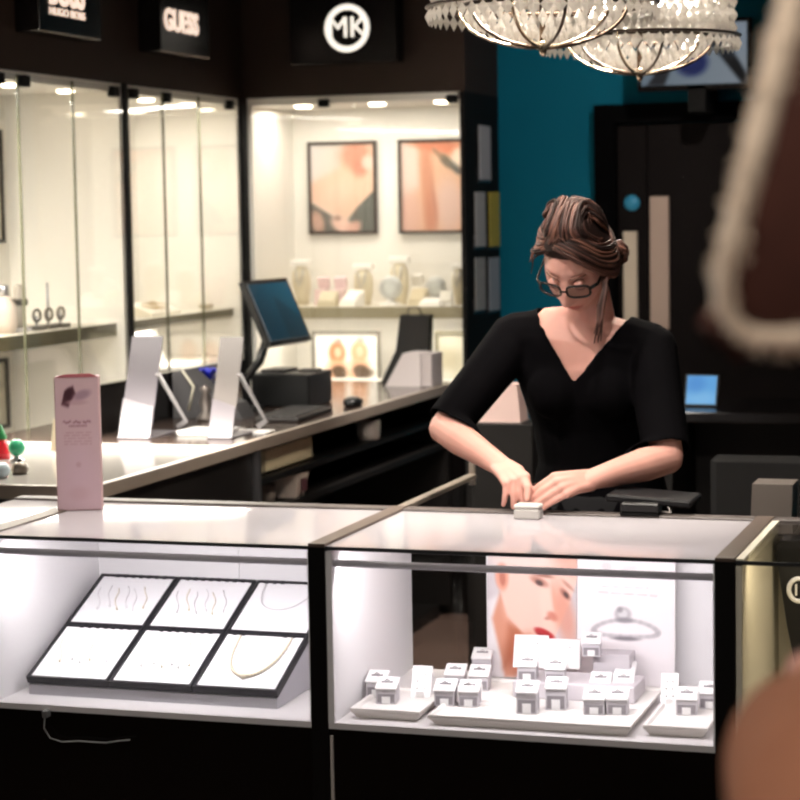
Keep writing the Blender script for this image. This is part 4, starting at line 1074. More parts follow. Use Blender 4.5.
def chandelier(c, label):
    t = thing('chandelier', (c.x, c.y, 0), label, 'chandelier', 'round crystal chandeliers')
    t.location = (c.x, c.y, c.z)
    Rr = .262
    b = MB(); b.tube(ring_pts(Rr, .105), [(.009, .004)]*48, 8, closed=True, flat=(0, 0, 1)); b.build('lower_ring', M_bronze, t)
    b = MB(); b.tube(ring_pts(Rr, .42), [(.010, .004)]*48, 8, closed=True, flat=(0, 0, 1)); b.build('upper_ring', M_bronze, t)
    for k in range(56):
        a = 2*PI*k/56
        o = bpy.data.objects.new('crystal_strand', STR); COL.objects.link(o); o.parent = t; o.location = ((Rr-.012)*math.cos(a), (Rr-.012)*math.sin(a), .415); o.rotation_euler = (0, 0, a+PI/2)
        o = bpy.data.objects.new('crystal_drop', STR2); COL.objects.link(o); o.parent = t; o.location = (Rr*math.cos(a+.056), Rr*math.sin(a+.056), .10); o.rotation_euler = (0, 0, a+PI/2)
    # inner curtain of crystals, too dense to count
    b = MB()
    for ring_r, n in ((.225, 44), (.18, 34), (.10, 18)):
        for k in range(n):
            a = 2*PI*k/n
            for q in range(5):
                zz = .41-.06*q; w = .013; x, y = ring_r*math.cos(a), ring_r*math.sin(a)
                b.add([(x, y, zz), (x+w, y, zz-.028), (x, y+w, zz-.028), (x-w, y, zz-.028), (x, y-w, zz-.028), (x, y, zz-.058)], [(0, 1, 2), (0, 2, 3), (0, 3, 4), (0, 4, 1), (5, 2, 1), (5, 3, 2), (5, 4, 3), (5, 1, 4)])
    o = b.build('inner_crystals', M_crys, t); o['kind'] = 'stuff'
    for k in range(10):
        a = 2*PI*k/10+.2; pts = []
        for q in range(9):
            s = q/8; r = Rr*.72*math.cos(s*PI/2)**.9+.006; z = .105-.085*math.sin(s*PI/2)-.01*s
            pts.append((r*math.cos(a), r*math.sin(a), z))
        MB().tube(pts, [(.006, .004)]*9, 8).build('basket_arm', M_arm if k % 2 else M_bronze, t)
    b = MB(); b.tube(ring_pts(Rr*.72, .105, 36), .005, 6, closed=True); b.build('basket_ring', M_bronze, t)
    b = MB()
    for q, (rr, n, z) in enumerate(((.17, 26, .085), (.15, 22, .065), (.12, 18, .052), (.085, 13, .04), (.05, 8, .032))):
        for k in range(n):
            a = 2*PI*k/n+.1*q; x, y, w = rr*math.cos(a), rr*math.sin(a), .0115
            b.add([(x, y, z+.022), (x+w, y, z), (x, y+w, z), (x-w, y, z), (x, y-w, z), (x, y, z-.022)], [(0, 1, 2), (0, 2, 3), (0, 3, 4), (0, 4, 1), (5, 2, 1), (5, 3, 2), (5, 4, 3), (5, 1, 4)])
    o = b.build('basket_crystals', M_crys, t); o['kind'] = 'stuff'
    MB().lathe([(0, -.012), (.007, -.006), (.010, .004), (.005, .012), (.016, .02), (0, .026)], seg=12).build('finial', M_arm, t)
    for k in range(6):
        a = 2*PI*k/6; x, y = .14*math.cos(a), .14*math.sin(a)
        bb = MB(); bb.ball((x, y, .20), (.018, .018, .032), 12, 8); bb.build('bulb', M_bulb, t)
        MB().lathe([(.012, .22), (.012, .27), (0, .27)], c=(x, y, 0), seg=10).build('bulb_holder', M_bronze, t)
    MB().tube([(0, 0, .02), (0, 0, .42)], .008, 8).build('stem', M_bronze, t)
    b = MB()
    for k in range(3):
        a = 2*PI*k/3; b.tube([(Rr*math.cos(a), Rr*math.sin(a), .42), (0, 0, .52)], .004, 6)
    b.build('hanger', M_bronze, t)
    MB().tube([(0, 0, .42), (0, 0, 2.9-c.z)], .006, 8).build('suspension_rod', M_bronze, t)
    MB().lathe([(0, 2.87-c.z), (.06, 2.875-c.z), (.06, 2.9-c.z), (0, 2.9-c.z)], seg=24).build('ceiling_plate', M_bronze, t)
    l = bpy.data.lights.new('chandelier_light', 'POINT'); l.energy = 85; l.color = lin((255, 243, 226))[:3]; l.shadow_soft_size = .08
    o = bpy.data.objects.new('chandelier_light', l); COL.objects.link(o); o.location = c+Vector((0, 0, .2))
    return t
chandelier(at(543, 57, d=4.8)+Vector((0, 0, .012)), 'nearer round crystal chandelier on the left, showing its dark ring')
chandelier(at(640, 82, d=5.6)+Vector((0, 0, .012)), 'farther round crystal chandelier in front of the television')

# ------------------------------------------------------------------ light of the room
for (x0, x1, p) in ((-2.19, -1.49, 2.6), (-1.41, -.655, 3.0)):
    area(((x0+x1)/2, YF+.026, .900), ((x0+x1)/2, YR-.1, DECK+.03), x1-x0, .012, p, (255, 250, 252))
area((-.2, YF+.05, .93), (-.2, YR, DECK+.1), .7, .012, 1.6, (255, 236, 196))
def downlight(x, y, tgt, p, ang=55, col=(255, 245, 234)):  # fittings stay out of view; some are added only to brighten things
    t = thing('ceiling_spotlight', (x, y, 2.9), 'unseen small round spotlight in the dark ceiling', 'ceiling light', 'ceiling spotlights out of frame')
    MB().lathe([(.05, 0), (.05, -.02), (.038, -.02), (.034, -.004), (0, -.004)], seg=24).build('fitting', M_matblack, t)
    MB().lathe([(.033, -.006), (.033, -.010), (0, -.010)], seg=24).build('lens', M_lamp, t)
    spot((x, y, 2.87), tgt, p, ang, .7, .04, col)
downlight(-1.75, 3.5, (-1.2, 4.65, 1.2), 130, 38)
downlight(-.75, 3.75, (-1.0, 4.7, 1.2), 85, 42)
downlight(-1.85, 3.95, (-1.9, 4.22, .95), 125, 42)
downlight(-1.0, 3.9, (-1.0, 4.22, .95), 100, 38)
downlight(-2.75, 4.7, (-2.75, 4.98, .95), 36, 26)
downlight(-.9, 6.4, (-2.05, 8.45, 1.75), 120, 42)
downlight(-.75, .55, (.0, 1.25, 1.45), 60, 45)  # added lamp, brightens the customer who was left dark
downlight(-1.3, -1.2, (-.02, 1.25, 1.55), 190, 24)  # added behind the camera to light the fleece trim and sleeve
downlight(-1.7, 6.6, (-2.0, 7.4, 0), 280, 50)  # added over the staff aisle to brighten the floor
downlight(-1.3, 1.3, (-1.3, 4.1, .95), 110, 46)  # added on the customer side to lift the counter fronts and rail
downlight(-2.25, 3.9, (-1.12, 4.70, 1.48), 75, 24)
w = bpy.data.worlds.new('world'); SC.world = w; w.use_nodes = True
w.node_tree.nodes['Background'].inputs[0].default_value = (.9, .92, 1, 1); w.node_tree.nodes['Background'].inputs[1].default_value = .0
SC.view_settings.view_transform = 'Standard'; SC.view_settings.look = 'None'; SC.view_settings.exposure = 0; SC.view_settings.gamma = 1
SC.cycles.max_bounces = 8; SC.cycles.transparent_max_bounces = 16; SC.cycles.use_denoising = True; SC.cycles.sample_clamp_indirect = 4
SC.cycles.filter_width = 2.3
# ------------------------------------------------------------------ people
def V(*a): return Vector(a)
M_skin = mat('skin', (212, 158, 144), .55, sub=.08, vary=.05, bscale=30)
M_lip = mat('lips', (176, 92, 88), .4)
M_brow = mat('brow_hair', (130, 92, 78), .6)
M_shirt = mat('black_jersey', (7, 6, 8), .9, bump=.15, bscale=260, spec=.06)
M_trs = mat('black_trousers', (15, 14, 17), .8)
M_hair = [mat('brown_hair', (72, 43, 35), .55, vary=.35, bscale=90), mat('dark_brown_hair', (36, 23, 20), .65, spec=.25), mat('light_brown_hair', (104, 68, 55), .55)]

# the assistant's joints (world)
shR, shL = V(-1.275, 4.865, 1.315), V(-.945, 4.865, 1.290)
elR, elL = V(-1.412, 4.715, 1.112), V(-.878, 4.715, 1.052)
wrR, wrL = V(-1.232, 4.555, 1.046), V(-1.022, 4.535, 1.020)
neckB = V(-1.085, 4.885, 1.345)
HC = at(577, 263, Y=4.765)
HP, HYAW, HROLL = math.radians(42), math.radians(-9), math.radians(6)
HM = Matrix.Translation(HC) @ Matrix.Rotation(HYAW, 4, 'Z') @ Matrix.Rotation(HP, 4, 'X') @ Matrix.Rotation(HROLL, 4, 'Y')

def gs(x, s): return math.exp(-(x/s)**2)
def face_fn(p, n):
    x, y, z = p.x, p.y, p.z
    if z < 0:
        t = sstep(0, -.112, z)
        x *= 1-.34*t**1.3
        if y < 0: y = y*(1-.10*t)-.012*t
        else: y *= 1-.45*t
    if y < 0:
        y += .006*gs(z-.02, .05)*gs(x, .05)                                # flattened face plane
        side = math.copysign(1, n.x)
        y -= .030*gs(x, .012+.006*sstep(0.02, -.03, z))*sstep(.030, -.026, z)*sstep(-.052, -.030, z)   # nose
        y += .012*gs(abs(x)-.031, .017)*gs(z-.012, .014)                   # eye sockets
        y -= .005*gs(abs(x)-.030, .02)*gs(z-.038, .010)*.6                    # brow ridge
        y -= .006*gs(x, .022)*gs(z+.066, .008)                             # lips
        y -= .005*gs(x, .020)*gs(z+.079, .007)
        y += .004*gs(x, .030)*gs(z+.088, .007)
        y -= .008*gs(x, .020)*gs(z+.104, .014)                             # chin
        y -= .004*gs(abs(x)-.045, .02)*gs(z+.03, .03)                      # cheeks
    return V(x, y, z)
HEAD_R = (.073, .094, .114)

def hand(b, W, knuck, tips_dir, back, thumbside, curls, spread=.0175, lens=(.088, .096, .09, .072), r=.0088, thumb=None):
    """palm of four metacarpals plus four bent fingers and a thumb; knuck = centre of the knuckles"""
    d = (knuck-W).normalized(); s = thumbside-d*thumbside.dot(d); s.normalize(); n = back-d*back.dot(d)-s*back.dot(s); n.normalize()
    out = []
    for i in range(4):                                                     # index .. little finger
        off = (1.5-i)*spread
        K = knuck+s*off*1.0-d*(.004*abs(i-1)**1.5)-n*(.002*abs(i-1.3))
        b.capsule([W+s*off*.55, W.lerp(K, .55)+s*off*.12+n*.003, K], [.0145, .0135, .0108], 12)
        L = lens[i]; seg = (L*.46, L*.30, L*.24); P = [K]; dd = tips_dir[i] if isinstance(tips_dir, list) else tips_dir
        dirv = (dd).normalized(); axis = s
        c = curls[i]
        for q in range(3):
            if q: dirv = Matrix.Rotation(c[q-1], 3, axis) @ dirv
            P.append(P[-1]+dirv*seg[q])
        rr = [r*1.08, r*1.02, r*.92, r*.74] if i < 3 else [r*.95, r*.9, r*.8, r*.66]
        b.capsule(P, rr, 12)
        out.append(P)
    if thumb:
        b.capsule([W+s*.016+d*.012]+[thumb[0], thumb[1], thumb[2]], [.0135, .0125, .0102, .0078], 12); out.append(thumb)
    return out

# right hand (seen on the left): fingers down, pinching the grey ring box
kR = at(517, 480, Y=4.472)
boxc = at(527, 520, Z=TOP)
bodyb = MB()
tR = V(.25, -.30, -.92)
fR = hand(bodyb, wrR, kR, [V(.30, -.28, -.90), V(.22, -.33, -.90), V(.12, -.36, -.90), V(.02, -.34, -.92)], V(-.2, -.65, .7), V(.95, -.15, .1),
          [(.28, .25), (.22, .3), (.25, .35), (.35, .4)], spread=.0155, lens=(.062, .064, .059, .050), r=.0084,
          thumb=[wrR+V(.052, -.030, -.006), at(528, 488, Y=4.45), at(527, 500, Y=4.435)])
# left hand (seen on the right): laid across towards the box, little finger nearest the camera
kL = at(558, 485, Y=4.470)
fL = hand(bodyb, wrL, kL, [V(-.62, -.12, -.42), V(-.68, -.22, -.46), V(-.70, -.28, -.46), V(-.74, -.30, -.42)], V(-.18, -.62, .76), V(-.15, .72, .66),
          [(-.20, -.25), (-.18, -.22), (-.15, -.2), (-.12, -.2)], spread=.0165, lens=(.082, .086, .080, .066), r=.0085,
          thumb=[wrL+V(-.045, .004, .0), at(543, 492, Y=4.485), at(536, 502, Y=4.465)])
def arm(b, s, e, w, k=1.0, stop=1.0):
    m1 = s.lerp(e, .5); m2 = e.lerp(w, .3); m3 = e.lerp(w, .7)
    b.capsule([s, m1, e], [.048*k, .043*k, .038*k], 16)
    b.capsule([e, m2, m3, w], [.0375*k, .040*k, .031*k, (.027*k, .021*k)], 16, flat=(0, -.6, .8))
arm(bodyb, shR, elR, wrR, .97); arm(bodyb, shL, elL, wrL, .97)
def torso(b, g=0.0):
    R = [(-1.09, 4.95, .80, .168, .112), (-1.09, 4.95, .90, .165, .110), (-1.09, 4.945, 1.02, .135, .095), (-1.095, 4.93, 1.12, .142, .10), (-1.10, 4.905, 1.20, .155, .108), (-1.105, 4.885, 1.27, .168, .098), (-1.11, 4.875, 1.315, .165, .080), (-1.10, 4.88, 1.345, .115, .064), (-1.09, 4.882, 1.365, .066, .056)]
    b.tube([V(x, y, z) for x, y, z, _, _ in R], [(rx+g, ry+g) for _, _, _, rx, ry in R], 28, flat=(0, 1, 0))
    for sx in (-1, 1): b.ball((-1.098+sx*.068, 4.828, 1.195), (.062+g*.6, .060+g*.6, .062+g*.6), 16, 10)
    # shoulders
    for s in (shR, shL): b.capsule([V(-1.10, 4.882, 1.335), s+V(0, 0, .0)], [(.055+g, .05+g), (.052+g, .052+g)], 14)
torso(bodyb)
bodyb.capsule([neckB+V(0, .005, -.04), neckB+V(0, -.02, .03), HM @ V(0, .028, -.085)], [.058, .052, .050], 16)
bodyb.ball((0, 0, 0), HEAD_R, 56, 44, M=HM, fn=face_fn)
for sx in (-1, 1):   # ears
    e = HM @ V(sx*.073, .012, -.004)
    ex = (HM.to_3x3() @ V(sx*.4, .3, 0)); up = HM.to_3x3() @ V(0, .15, 1)
    bodyb.capsule([e-up*.022, e+ex*.012, e+up*.024+ex*.01], [(.011, .006), (.014, .007), (.013, .006)], 10)
# hips, legs
for sx in (-1, 1):
    hp = V(-1.09+sx*.09, 4.95, .86); kn = V(-1.09+sx*.10, 4.93, .47); an = V(-1.09+sx*.10, 4.96, .09)
    bodyb.capsule([hp, hp.lerp(kn, .5), kn], [.088, .072, .054], 16); bodyb.capsule([kn, kn.lerp(an, .35), an], [.052, .050, .034], 14)
    bodyb.capsule([an+V(0, .02, -.04), an+V(sx*.01, -.13, -.06)], [(.034, .03), (.03, .018)], 12, flat=(0, 0, 1))
me = remeshed(bodyb, .0032, 3, .5)
base = V(-1.09, 4.93, 0)
zmin = min(v.co.z for v in me.vertices)
me.transform(Matrix.Translation(-base))
person = bpy.data.objects.new('person', me); COL.objects.link(person); person.location = base
tag(person, 'shop assistant with brown pinned up hair and glasses in black V-neck top, looking down', 'person')
me.materials.clear(); me.materials.append(M_skin); me.materials.append(M_lip); me.materials.append(mat('nail', (232, 180, 168), .25))
HI = HM.inverted()
mi = []
tips = [P[-1] for P in fR+fL]
for p in me.polygons:
    q = HI @ (p.center+base); k = 0
    if q.y < -.06 and abs(q.x) < .026 and ((q.z+.066)/.0075)**2+(q.x/.025)**2 < 1.0 or (q.y < -.06 and ((q.z+.078)/.0085)**2+(q.x/.022)**2 < 1.0): k = 1
    mi.append(k)
me.polygons.foreach_set('material_index', mi)
def child(name, mb, m, parent=person): return mb.build(name, m, parent, world=True)
# eyes, lids, brows
M_eye = mat('eye_white', (232, 226, 220), .25); M_iris = mat('dark_iris', (50, 36, 30), .2)
for sx in (-1, 1):
    c = V(sx*.031, -.0775, .010)
    b = MB(); b.ball(c, (.0125, .0115, .0105), 16, 10, M=HM); b.ball(c+V(0, -.0085, -.0045), (.0055, .0035, .0055), 10, 8, mi=1, M=HM)
    child('eye', b, [M_eye, M_iris])
    b = MB(); b.ball(c+V(0, -.0008, .0008), (.0138, .0128, .0104), 16, 10, M=HM); child('eyelid', b, M_skin)
    b = MB(); b.tube([HM @ (c+V(.013*math.cos(a), -.0125*math.sin(a)**.5 if math.sin(a) > 0 else 0, -.0052)) for a in [PI*(k+.5)/9 for k in range(9)]], .0011, 6); child('eyelashes', b, M_brow)
    b = MB(); b.tube([HM @ V(sx*(.015+.032*t), -.0915+.022*t*t, .0355+.004*math.sin(t*2.6)-.004*t) for t in [k/7 for k in range(8)]], [(.0012+.0010*math.sin(PI*(k+1)/9), .0026) for k in range(8)], 6); child('eyebrow', b, M_brow)
# glasses
M_gl = mat('black_acetate', (12, 11, 12), .25)
b = MB()
def lensring(sx):
    pts = []
    for k in range(28):
        a = 2*PI*k/28; ca, sa = math.cos(a), math.sin(a)
        x = sx*.034+.0265*math.copysign(abs(ca)**.6, ca); z = .010+.0175*math.copysign(abs(sa)**.6, sa)
        pts.append(HM @ V(x, -.106+.9*(abs(x)-.004)**2*4, z))
    return pts
for sx in (-1, 1):
    b.tube(lensring(sx), .0028, 8, closed=True)
    b.tube([HM @ V(sx*.0605, -.092, .014), HM @ V(sx*.074, -.075, .014), HM @ V(sx*.0775, .0, .010), HM @ V(sx*.0765, .018, -.004)], [(.0022, .0042)]*4, 8)
b.tube([HM @ V(-.009, -.1065, .010), HM @ V(0, -.110, .013), HM @ V(.009, -.1065, .010)], .0026, 8)
gl = child('glasses', b, M_gl)
for sx in (-1, 1):
    P = lensring(sx); b = MB(); b.add(P+[p+HM.to_3x3() @ V(0, .001, 0) for p in P], [list(range(28)), list(range(55, 27, -1))]+[(i, (i+1) % 28, 28+(i+1) % 28, 28+i) for i in range(28)])
    o = b.build('lens', glass_mat('lens_glass', (240, 240, 240)), gl, world=True)

# hair: cap, swept fringe, pinned knot, loose strands
hb = MB()
def hp_(az, el, k=1.0, dz=0.):
    a, e = math.radians(az), math.radians(el)   # az 0 = forwards, + = her left (picture right)
    n = V(math.sin(a)*math.cos(e), -math.cos(a)*math.cos(e), math.sin(e))
    return V(n.x*HEAD_R[0]*k, n.y*HEAD_R[1]*k, n.z*HEAD_R[2]*k+dz)
capb = MB()
def cap_fn(p, n):
    # pull the scalp in under the skin where the face is
    az = math.degrees(math.atan2(n.x, -n.y)); el = math.degrees(math.asin(max(-1, min(1, n.z))))
    lim = 47-.0035*az*az if abs(az) < 100 else -2-.4*(abs(az)-100)
    lim = max(lim, -28)
    w = sstep(lim-10, lim+6, el)
    k = .90+.27*w+.15*sstep(30, 75, el)*w
    return p*k
capb.ball((0, 0, 0), HEAD_R, 48, 36, M=HM, fn=cap_fn)
def strand(b, keys, rad, mi=0, jit=.0, seg=7):
    """keys: list of (az, el, k) on the head, smoothly interpolated"""
    P = [hp_(*k) for k in keys]; pts = []
    n = len(P)
    for i in range(n-1):
        p0, p1, p2, p3 = P[max(0, i-1)], P[i], P[i+1], P[min(n-1, i+2)]
        for q in range(6):
            t = q/6
            pts.append(.5*((2*p1)+(p2-p0)*t+(2*p0-5*p1+4*p2-p3)*t*t+(3*p1-p0-3*p2+p3)*t**3))
    pts.append(P[-1])
    m = len(pts); J = V(random.gauss(0, jit), random.gauss(0, jit), random.gauss(0, jit))
    R = [rad*(.35+.65*math.sin(PI*min(1, .12+.8*i/m))) for i in range(m)]
    b.tube([HM @ (p+J*math.sin(PI*i/(m-1))) for i, p in enumerate(pts)], R, seg, mi)
sb = MB()
RR = lambda: random.uniform(.0024, .0042)
for k in range(80):   # fringe swept from the parting over the forehead to her left ear
    t = k/79
    e0 = 55+24*t+random.uniform(-3, 3); a0 = -42+random.uniform(-6, 6)
    strand(sb, [(a0, e0-6, 1.12), (-10+10*t, 51+20*t, 1.24), (34+8*t, 36+24*t, 1.29), (66+6*t, 8+28*t, 1.27), (96+10*t, -14+32*t, 1.24), (125+12*t, -16+34*t, 1.24), (150, 0, 1.2)], RR(), random.choice((0, 0, 1, 1, 2)), .003)
for k in range(60):   # other side, swept back over her right temple
    t = k/59
    strand(sb, [(-42+random.uniform(-5, 5), 42+38*t, 1.12), (-66+6*t, 26+38*t, 1.24), (-92, 8+46*t, 1.27), (-125, 4+48*t, 1.24), (-158, 10+42*t, 1.20)], RR(), random.choice((0, 0, 1, 2)), .004)
for k in range(230):   # crown combed loosely back over the top
    a0 = -96+190*k/229+random.uniform(-4, 4); j = random.uniform(-.02, .035); w_ = random.uniform(-10, 10)
    lift = .06*math.sin(a0*.11)+.03*math.sin(a0*.23+1)
    strand(sb, [(a0, 53-.0022*a0*a0+random.uniform(-2, 5), 1.17), (a0*.62+w_, 70-.0012*a0*a0, 1.36+j+lift*.5), (180-a0*.62+w_, 80-.0016*a0*a0, 1.43+j+lift), (180-a0*.75, 46, 1.38+j), (165-a0*.35, 12, 1.22)], random.uniform(.0026, .0046), random.choice((0, 0, 0, 1, 1, 2)), .003)
for k in range(48):   # loose knot low behind her left ear
    a = random.uniform(0, 2*PI); rr = random.uniform(.012, .034); c = hp_(130, -12, 1.24)
    pts = [c+V(rr*math.cos(a+q*.8), random.uniform(-.016, .016), rr*1.05*math.sin(a+q*.8)) for q in range(6)]
    sb.tube([HM @ p for p in pts], [.0015, .004, .005, .005, .004, .0015], 7, random.choice((0, 1, 2)))
for k in range(30):   # nape and sides behind the ear
    sgn = 1 if k % 2 else -1; t = k/29
    strand(sb, [(sgn*(98+20*t), 8-6*t, 1.12), (sgn*(112+20*t), -22-8*t, 1.14), (sgn*(122+24*t), -44-6*t, 1.04), (sgn*(140+22*t), -40, .98)], RR(), random.choice((0, 1, 1)), .002)
for k in range(26):   # flyaways
    a0 = random.uniform(-120, 120); e0 = random.uniform(52, 80)
    strand(sb, [(a0, e0, 1.3), (a0+random.uniform(8, 20), e0+8, 1.36), (a0+random.uniform(20, 40), e0+4, 1.34+random.uniform(0, .06))], .0010, random.choice((0, 2)), .003, 5)
# long loose lock hanging by her left cheek, and short ones at the right temple
p0 = HM @ hp_(70, 6, 1.16)
for k in range(9):
    dx = random.uniform(-.006, .006)
    e1 = at(600+random.uniform(-3, 4), 306, Y=p0.y-.03); e2 = at(597+random.uniform(-4, 4), 338+random.uniform(-8, 6), Y=p0.y-.045)
    e1.x += dx
    sb.tube([p0+V(dx, 0, .01), p0.lerp(e1, .5)+V(.008, -.012, .0), e1, e1.lerp(e2, .5)+V(.004, 0, 0), e2], [.004, .0042, .0034, .0024, .001], 6, random.choice((0, 1, 0)))
p0 = HM @ hp_(-62, 34, 1.14)
for k in range(5):
    e2 = at(526+random.uniform(0, 6), 262+random.uniform(-8, 12), Y=p0.y); sb.tube([p0, p0.lerp(e2, .5)+V(-.008, 0, .008), e2], [.003, .0022, .0008], 6, random.choice((0, 1, 2)))
hair = child('hair', capb, [M_hair[1]])
hs = sb.build('loose_strands', M_hair, hair, world=True)

# black V-neck top
tb = MB(); torso(tb, .012)
def hemmed(s, e, w, frac):
    return s, e
tb.capsule([shR, shR.lerp(elR, .5), elR.lerp(shR, -.02)], [.062, .056, .052], 18); tb.capsule([shL, shL.lerp(elL, .5), elL.lerp(shL, -.02)], [.062, .057, .054], 18)
tb.capsule([elR, elR.lerp(wrR, .3)], [.050, .05], 18); tb.capsule([elL, elL.lerp(wrL, .3)], [.052, .052], 18)
tm = remeshed(tb, .006, 5, .5)
import bmesh
bm = bmesh.new(); bm.from_mesh(tm)
cut = [(elR+(shR-elR).normalized()*.016, (elR-shR).normalized(), elR, .12), (elL+(shL-elL).normalized()*.020, (elL-shL).normalized(), elL, .13)]
VB = at(575, 383, Y=4.79); VL_, VR_ = at(544, 318, Y=4.87), at(628, 322, Y=4.87)
kill = []
for f in bm.faces:
    c = f.calc_center_median(); dead = c.z < .84
    for pt, nn, ctr, rad in cut:
        if (c-pt).dot(nn) > 0 and (c-ctr).length < rad+.05 and abs(c.x+1.09) > .14: dead = True
    # V opening: judged in the plane of the chest
    def side(a, b_, q): return (b_.x-a.x)*(q.z-a.z)-(b_.z-a.z)*(q.x-a.x)
    if c.y < 4.90 and c.z > VB.z-.01:
        if side(VL_, VB, c) > 0 and side(VB, VR_, c) > 0: dead = True
    if c.z > 1.352 and VL_.x < c.x < VR_.x: dead = True
    if dead: kill.append(f)
bmesh.ops.delete(bm, geom=kill, context='FACES')
bmesh.ops.delete(bm, geom=[v for v in bm.verts if not v.link_faces], context='VERTS')
bed = [e for e in bm.edges if e.is_boundary]
for _ in range(4):
    bv = {}
    for e in bed:
        a, b_ = e.verts
        bv.setdefault(a, []).append(b_); bv.setdefault(b_, []).append(a)
    new = {v: (v.co*.5+sum((q.co for q in ns), Vector())/len(ns)*.5) for v, ns in bv.items() if len(ns) == 2}
    for v, co in new.items(): v.co = co
bm.to_mesh(tm); bm.free()
tm.transform(Matrix.Translation(-base)); tm.materials.clear(); tm.materials.append(M_shirt); tm.name = 'v_neck_top'
top = bpy.data.objects.new('v_neck_top', tm); COL.objects.link(top); top.parent = person
so = top.modifiers.new('cloth', 'SOLIDIFY'); so.thickness = .003; so.offset = 0
# trousers and shoes
tr_ = MB()
tr_.tube([V(-1.09, 4.95, .78), V(-1.09, 4.95, .88), V(-1.09, 4.948, .95)], [(.165, .12), (.18, .125), (.168, .118)], 24, flat=(0, 1, 0))
for sx in (-1, 1):
    hp = V(-1.09+sx*.09, 4.95, .84); kn = V(-1.09+sx*.10, 4.93, .47); an = V(-1.09+sx*.10, 4.96, .09)
    tr_.capsule([hp, hp.lerp(kn, .5), kn], [.098, .084, .066], 16); tr_.tube([kn, kn.lerp(an, .4), an+V(0, 0, -.02)], [.066, .064, .052], 16)
tj = remeshed(tr_, .009, 4); tj.transform(Matrix.Translation(-base)); tj.materials.clear(); tj.materials.append(M_trs); tj.name = 'trousers'
tro = bpy.data.objects.new('trousers', tj); COL.objects.link(tro); tro.parent = person
for sx in (-1, 1):
    an = V(-1.09+sx*.10, 4.96, 0); b = MB()
    b.capsule([an+V(0, .035, .035), an+V(0, -.04, .04), an+V(sx*.012, -.15, .028)], [(.038, .034), (.044, .040), (.038, .024)], 14, flat=(0, 0, 1))
    b.box(an.x-.045, an.x+.045, an.y-.20, an.y+.075, .0, .014, bev=.006)
    child('shoe', b, M_black)
# the little box under her fingers
t = thing('ring_box', V(boxc.x-.002, boxc.y+.022, TOP), 'small pale grey ring box pinched in the assistant\'s fingers on the counter edge', 'ring box')
MB().box(-.029, .029, -.02, .02, 0, .022, bev=.003).build('box_base', mat('pale_grey_box', (196, 192, 188), .5), t)
MB().box(-.029, .029, -.02, .02, .0225, .032, bev=.003).build('lid', mat('lid_grey', (206, 202, 198), .5), t)

# ------------------------------------------------------------------ customer at the right edge, out of focus
M_fur = mat('cream_fleece', (226, 205, 182), .9, sheen=.4, bump=.6, bscale=160, vary=.15)
M_suede = mat('rust_suede', (66, 30, 19), .9, vary=.35, bscale=25)
M_coat = mat('tan_coat', (150, 98, 72), .8, vary=.15, bscale=40)
A = at(913, 100, d=1.27)
vdir = (at(760, 180, d=1.0)-CAMP).normalized()
F = V(-vdir.y, vdir.x, 0).normalized(); UP = V(0, 0, 1); S = UP.cross(F).normalized()   # facing, upwards, her left side (towards the camera)
def L(f, s, z): return A+F*f+S*s+UP*z
zf = -A.z
CH = Matrix.Translation(L(-.050, 0, 0)) @ Matrix((S, -F, UP)).transposed().to_4x4() @ Matrix.Rotation(math.radians(14), 4, 'X')
cb = V(*L(-.08, 0, 0)[:2], 0)
cust = MB()
cust.ball((0, 0, 0), HEAD_R, 48, 36, M=CH, fn=face_fn)
cust.capsule([L(-.10, 0, -.26), L(-.085, 0, -.16), L(-.06, 0, -.06)], [.058, .054, .052], 14)
def ctor(b, g=0., top=True):
    R = [(-.08, -.84, .12, .17), (-.08, -.70, .115, .165), (-.08, -.57, .10, .14), (-.075, -.44, .115, .16), (-.08, -.34, .11, .175), (-.085, -.285, .08, .15), (-.09, -.25, .06, .085)]
    b.tube([L(f, 0, z) for f, z, _, _ in R], [(ra+g, rb_+g) if False else (rb_+g, ra+g) for _, _, ra, rb_ in R], 26, flat=F)
ctor(cust)
csN, ceN, cwN = L(-.085, .175, -.31), L(.01, .22, -.435), L(.06, -.02, -.41)
csF, ceF, cwF = L(-.085, -.175, -.31), L(.0, -.20, -.53), L(.055, .03, -.53)
for s_, e, w_ in ((csN, ceN, cwN), (csF, ceF, cwF)):
    cust.capsule([s_, s_.lerp(e, .5), e], [.05, .044, .038], 14); cust.capsule([e, e.lerp(w_, .4), w_], [.038, .036, .026], 14)
hand(cust, cwN, L(.055, -.10, -.405), V(0, 0, 0)-S-F*.15, F, UP, [(.15, .2)]*4, spread=.017, lens=(.075, .08, .075, .06), thumb=[L(.07, -.04, -.385), L(.065, -.08, -.37), L(.06, -.105, -.37)])
hand(cust, cwF, L(.06, .10, -.53), S-F*.15, F, UP, [(-.15, -.2)]*4, spread=.017, lens=(.075, .08, .075, .06), thumb=[L(.07, .05, -.505), L(.07, .085, -.495), L(.065, .11, -.495)])
for sx in (-1, 1):
    hp, kn, an = L(-.08, sx*.09, -.80), L(-.07, sx*.10, -1.18), L(-.10, sx*.10, zf+.09)
    cust.capsule([hp, hp.lerp(kn, .5), kn], [.09, .074, .056], 14); cust.capsule([kn, kn.lerp(an, .35), an], [.054, .052, .036], 14)
    cust.capsule([an-UP*.045-F*.03, an-UP*.06+F*.13], [(.034, .03), (.03, .02)], 12, flat=UP)
cm = remeshed(cust, .0042, 3); cm.transform(Matrix.Translation(-cb)); cm.materials.clear(); cm.materials.append(M_skin); cm.materials.append(M_lip)
CHI = CH.inverted(); mi = []
for p in cm.polygons:
    q = CHI @ (p.center+cb)
    mi.append(1 if q.y < -.06 and abs(q.x) < .026 and -.088 < q.z < -.058 and ((q.z+.072)/.014)**2+(q.x/.025)**2 < 1 else 0)
